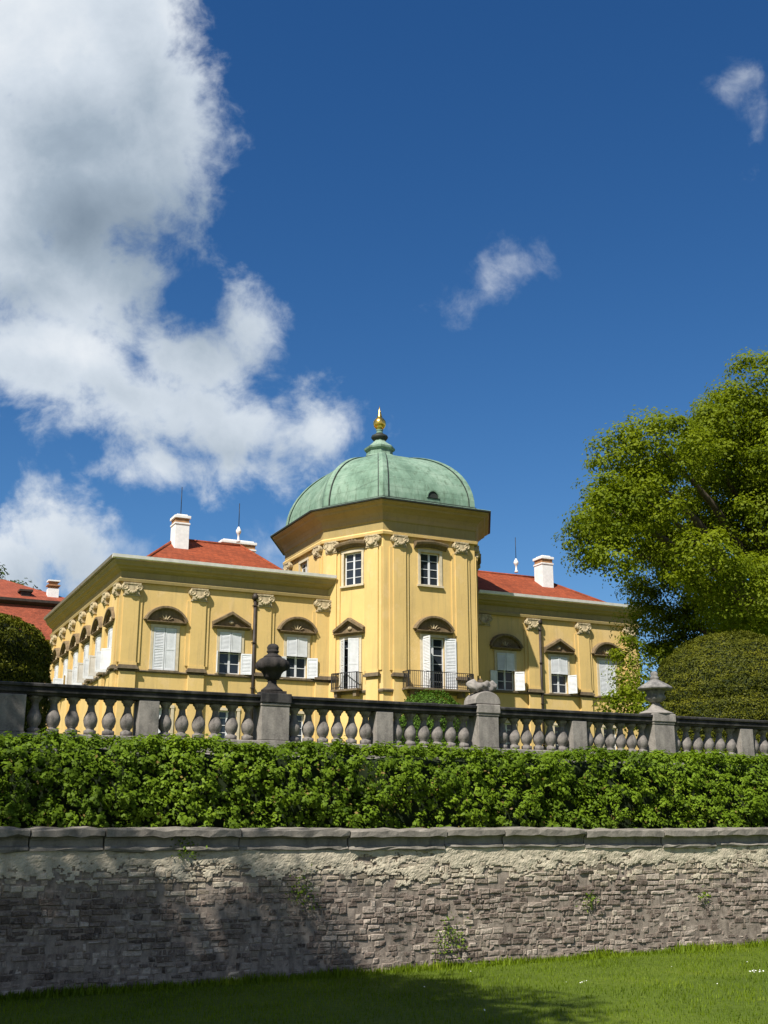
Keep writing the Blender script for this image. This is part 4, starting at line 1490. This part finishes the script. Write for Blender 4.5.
lb = ring_lobes(-4.6, 6.3, 10.2, 3.5, 2.5, 19, 2)
tree('leafy tree standing left of the lawn, throwing its shadow over the wall', (*xy(-6.2, 6.3), lawn_z(-6.2)), lb, [l[:3] for l in lb[:8]], 470, 0.20, 'leaf_tree', 0.3, spread=0.75, per=115)
lb = ring_lobes(-4.8, 16.2, 10.6, 4.0, 4.0, 14, 5)
tree('tall tree left of the balustrade that shades the broad yew drum', (*xy(-5.2, 16.6), 2.0), lb, [l[:3] for l in lb[:8]], 420, 0.22, 'leaf_tree', 0.4, spread=0.85, per=70)
fx, fy = xy(14.2, 130)
tree('distant tree crown rising behind the old red roof', (fx, fy, 6.0), [(fx, fy, 25.0, 4.5, 4.6), (fx - 3, fy + 1, 26.5, 4.5, 3.8), (fx + 3.4, fy, 25.0, 3.0, 3.2), (fx - 6, fy, 25, 4, 4), (fx, fy, 20, 6, 6)], [(fx, fy, 23), (fx - 3, fy + 1, 25), (fx + 3, fy, 21)], 300, 0.45, 'leaf_far', 0.6, spread=1.3, per=60)

# ------------------------------------------------------------------ older house behind the left wing
hs = thing('outbuilding', 'older building with two-stage red tiled roof behind the clipped yew drum', 'building', 4.0, 92.0, G)
mb = MB()
mb.box(-16, 13.2, -3.2, 9, 0, Z(15.2), 'plaster')
mb.build('wall', hs)
mb = MB()
x0, x1 = -16.8, 14.0
lo = [(x0, -4.2, Z(15.3)), (x1, -4.2, Z(15.3)), (x1, 10, Z(15.3)), (x0, 10, Z(15.3))]
mi = [(x0 + 2.0, -2.6, Z(18.05)), (x1 - 1.6, -2.6, Z(18.05)), (x1 - 1.6, 8.4, Z(18.05)), (x0 + 2.0, 8.4, Z(18.05))]
for i in range(4):
    j = (i + 1) % 4
    mb.poly([lo[i], lo[j], mi[j], mi[i]], 'tiles_far')
mi2 = [(x0 + 1.7, -2.95, Z(18.3)), (x1 - 1.3, -2.95, Z(18.3)), (x1 - 1.3, 8.7, Z(18.3)), (x0 + 1.7, 8.7, Z(18.3))]
mi3 = [(p[0], p[1], p[2] + 0.2) for p in mi2]
rg = [(x0 + 6, 2.9, Z(21.0)), (x1 - 6.5, 2.9, Z(21.0)), (x1 - 6.5, 3.1, Z(21.0)), (x0 + 6, 3.1, Z(21.0))]
for i in range(4):
    j = (i + 1) % 4
    mb.poly([mi[i], mi[j], mi2[j], mi2[i]], 'pipe')
    mb.poly([mi2[i], mi2[j], mi3[j], mi3[i]], 'pipe')
    mb.poly([mi3[i], mi3[j], rg[j], rg[i]], 'tiles_far')
mb.poly(rg, 'tiles_far')
mb.poly(lo[::-1], 'plaster')
hroof = mb.build('roof', hs)
mb = MB()
h = 1.3
mb.box(-0.55, 0.55, -0.5, 0.5, 0, h, 'chimney')
mb.box(-0.45, 0.45, -0.4, 0.4, h, h + 0.3, 'chim_brick')
mb.box(-0.65, 0.65, -0.6, 0.6, h + 0.3, h + 0.42, 'chim_brick')
mb.box(-0.4, 0.4, -0.4, 0.4, h + 0.42, h + 0.8, 'chim_brick')
mb.box(-0.6, 0.6, -0.55, 0.55, h + 0.8, h + 0.95, 'chimney')
mb.build('chimney', hroof, (10.6, -1.4, Z(18.75))).scale = (0.75, 0.75, 0.72)
mb = MB()
mb.box(-0.35, 0.35, -0.6, 0.8, 0, 0.6, 'pipe')
mb.box(-0.5, 0.5, -0.75, 0.9, 0.6, 0.75, 'pipe')
mb.build('roof_vent', hroof, (8.5, -1.6, Z(18.6)))

# ------------------------------------------------------------------ sky, sun, camera
SUN = Vector((xy(-5.65, -4.1)[0], xy(-5.65, -4.1)[1], 8.4)).normalized()
w = bpy.data.worlds.new('World')
S.world = w
w.use_nodes = True
t = NT(w.node_tree)
bg = w.node_tree.nodes['Background']
sky = t.node('ShaderNodeTexSky', sky_type='NISHITA')
sky.sun_disc = False
sky.sun_elevation = math.asin(SUN.z)
sky.sun_rotation = math.atan2(SUN.x, SUN.y)
sky.altitude = 300
sky.air_density = 1.0
sky.dust_density = 0.1
sky.ozone_density = 3.0
SKY_K = 0.085
co = t.node('ShaderNodeTexCoord')
d = co.outputs['Generated']
EL = R(22)                                    # cloud map: directions seen on a plane facing 22 degrees up over the palace
fv = (0, math.cos(EL), math.sin(EL))
uv = (0, -math.sin(EL), math.cos(EL))
df = t.vmath('DOT_PRODUCT', d, fv)
dfc = t.math('MAXIMUM', df, 0.05)
sx = t.node('ShaderNodeSeparateXYZ')
t.put(sx.inputs[0], d)
cx = t.node('ShaderNodeCombineXYZ')
t.put(cx.inputs[0], t.math('DIVIDE', sx.outputs[0], dfc))
t.put(cx.inputs[1], t.math('DIVIDE', t.vmath('DOT_PRODUCT', d, uv), dfc))
p0 = cx.outputs[0]
# billow: push the map about with soft noise
wn = t.node('ShaderNodeTexNoise')
t.put(wn.inputs['Vector'], p0)
wn.inputs['Scale'].default_value = 7.0
wn.inputs['Detail'].default_value = 5
wn.inputs['Roughness'].default_value = 0.55
wv = t.vmath('SUBTRACT', wn.outputs['Color'], (0.5, 0.5, 0.5))
p1 = t.vmath('ADD', p0, t.vmath('SCALE', wv, s=0.03))


def field(ells, p):
    out = None
    for (x, y, rx, ry, rot) in ells:
        q = t.mapping(p, (rx, ry, 1), (x, y, 0), (0, 0, R(rot)), 'TEXTURE')
        f = t.math('MULTIPLY', t.math('SUBTRACT', 1.0, t.vmath('LENGTH', q)), min(rx, ry))
        out = f if out is None else t.math('SMOOTH_MAX', out, f, 0.02)
    return out


flat = t.vmath('MULTIPLY', p1, (1, 1, 0))
BIG = [(-0.3214, 0.1602, 0.06, 0.1199, 0), (-0.086, -0.0448, 0.0439, 0.0263, 0), (-0.262, 0.2985, 0.1079, 0.0944, 0), (-0.1969, 0.2274, 0.0544, 0.0816, 0), (-0.1656, 0.1931, 0.0256, 0.0495, 0), (-0.2533, 0.1684, 0.107, 0.0616, 0), (-0.2582, 0.0893, 0.0691, 0.0535, 0), (-0.1715, 0.0189, 0.0627, 0.0331, -20), (-0.1169, 0.047, 0.0243, 0.0295, 0), (-0.2837, 0.0155, 0.0827, 0.047, 0), (-0.2025, -0.0171, 0.0979, 0.0385, -8), (-0.1294, -0.043, 0.0807, 0.0351, 0), (-0.059, -0.043, 0.0351, 0.0333, 0), (-0.1472, -0.0743, 0.0774, 0.0194, 0), (-0.1994, -0.0709, 0.0211, 0.0194, 0), (-0.2975, -0.1394, 0.0479, 0.0408, 0), (-0.2998, -0.1288, 0.0407, 0.0301, 0), (-0.2757, -0.1439, 0.0302, 0.0266, 0), (-0.3247, -0.1616, 0.0533, 0.0444, 0), (-0.2658, -0.1643, 0.0231, 0.0196, 0)]
WISP = [(0.0881, 0.0876, 0.0259, 0.0216, -15), (0.0651, 0.0699, 0.019, 0.013, 20), (0.111, 0.1027, 0.0155, 0.0086, 0), (0.2994, 0.2534, 0.0186, 0.0127, 10), (0.3217, 0.2193, 0.0068, 0.0204, 0), (-0.0984, -0.1439, 0.0319, 0.0195, 0), (-0.2406, -0.1439, 0.0195, 0.0124, 0), (-0.2506, -0.0326, 0.0438, 0.014, 0)]
DARK = [(-0.2457, 0.1394, 0.103, 0.0816, 0), (-0.2161, 0.1311, 0.1203, 0.0731, -8), (-0.1791, 0.0682, 0.0952, 0.0537, -30), (-0.2484, 0.1931, 0.1024, 0.0597, 0), (-0.137, 0.0241, 0.0783, 0.0209, -18), (-0.2455, -0.0068, 0.0524, 0.0105, -10), (-0.134, -0.0604, 0.0966, 0.0141, -6), (-0.3031, -0.175, 0.0534, 0.0214, 0), (-0.1971, 0.2177, 0.034, 0.0766, 8), (-0.3117, 0.0767, 0.0519, 0.0259, 0)]
nA = t.noise(p0, 16, 8, 0.60, 0.3)
nB = t.noise(p0, 55, 6, 0.62, 0.5)
nn = t.math('ADD', t.math('MULTIPLY', t.math('SUBTRACT', nA, 0.5), 0.10), t.math('MULTIPLY', t.math('SUBTRACT', nB, 0.5), 0.022))
fB = t.math('SUBTRACT', t.math('ADD', field(BIG, flat), nn), 0.002)
aB = t.smooth(fB, -0.014, 0.022)
fW = t.math('SUBTRACT', t.math('ADD', field(WISP, flat), t.math('MULTIPLY', nn, 0.9)), 0.004)
aW = t.math('MULTIPLY', t.smooth(fW, -0.012, 0.030), 0.66)
alpha = t.math('MAXIMUM', aB, aW)
# body of the cloud: thick parts go grey, thin rims stay white
dk = t.smooth(t.math('ADD', field(DARK, flat), t.math('MULTIPLY', nn, 0.6)), -0.035, 0.10)
nC = t.noise(p1, 9, 6, 0.58)
lit = t.math('SUBTRACT', t.math('ADD', 0.87, t.math('MULTIPLY', t.math('SUBTRACT', nC, 0.5), 0.5)), t.math('MULTIPLY', dk, 0.72), clamp=True)
ccol = t.ramp(lit, [(0.0, (0.155, 0.215, 0.29)), (0.45, (0.36, 0.44, 0.53)), (0.8, (0.64, 0.71, 0.79)), (1.0, (0.90, 0.93, 0.96))])
sc_ = t.node('ShaderNodeSeparateColor')
t.put(sc_.inputs[0], t.vmath('SCALE', sky.outputs[0], s=SKY_K * 1.516))
cc_ = t.node('ShaderNodeCombineColor')                 # the deep polarised blue of a clear May sky
for i_, (k_, g_) in enumerate(((0.737, 1.53), (0.70, 1.18), (0.787, 1.0))):
    t.put(cc_.inputs[i_], t.math('MULTIPLY', t.math('POWER', sc_.outputs[i_], g_), k_ / 1.516))
skyc = cc_.outputs[0]
ccol = t.vmath('SCALE', ccol, s=0.66)
front = t.math('GREATER_THAN', df, 0.06)
allc = t.mix(t.math('MULTIPLY', alpha, front), skyc, ccol)
# unseen clouds added over the rest of the sky to neutralise blue shade fill
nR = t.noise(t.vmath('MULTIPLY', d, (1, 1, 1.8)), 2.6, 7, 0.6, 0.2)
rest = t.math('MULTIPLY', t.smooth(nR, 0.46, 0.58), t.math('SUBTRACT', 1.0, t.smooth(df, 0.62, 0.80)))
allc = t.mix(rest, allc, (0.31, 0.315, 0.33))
# expressed at the background's own strength
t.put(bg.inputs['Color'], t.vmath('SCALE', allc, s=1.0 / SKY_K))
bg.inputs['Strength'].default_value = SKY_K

sl = bpy.data.lights.new('sun', 'SUN')
sl.energy = 4.8
sl.angle = R(0.53)
sl.color = (1.0, 0.95, 0.87)
so = bpy.data.objects.new('sun', sl)
COL.objects.link(so)
so.rotation_euler = SUN.to_track_quat('Z', 'Y').to_euler()
so.location = SUN * 60

cam = bpy.data.cameras.new('camera')
cam.sensor_fit = 'VERTICAL'
cam.sensor_height = 36.0
cam.lens = 1150 / 1024 * 36.0
cam.clip_end = 3000
cam.clip_start = 0.05
c = bpy.data.objects.new('camera', cam)
COL.objects.link(c)
c.location = (0, 0, 1.6)
c.rotation_euler = (R(90) + math.atan(318 / 1150), 0, 0)
S.camera = c
S.view_settings.view_transform = 'Standard'
S.view_settings.look = 'None'
S.view_settings.exposure = 0.63
S.view_settings.gamma = 1.0
S.view_settings.use_curve_mapping = False
S.cycles.use_denoising = True
S.cycles.max_bounces = 6
S.cycles.sample_clamp_indirect = 4.0
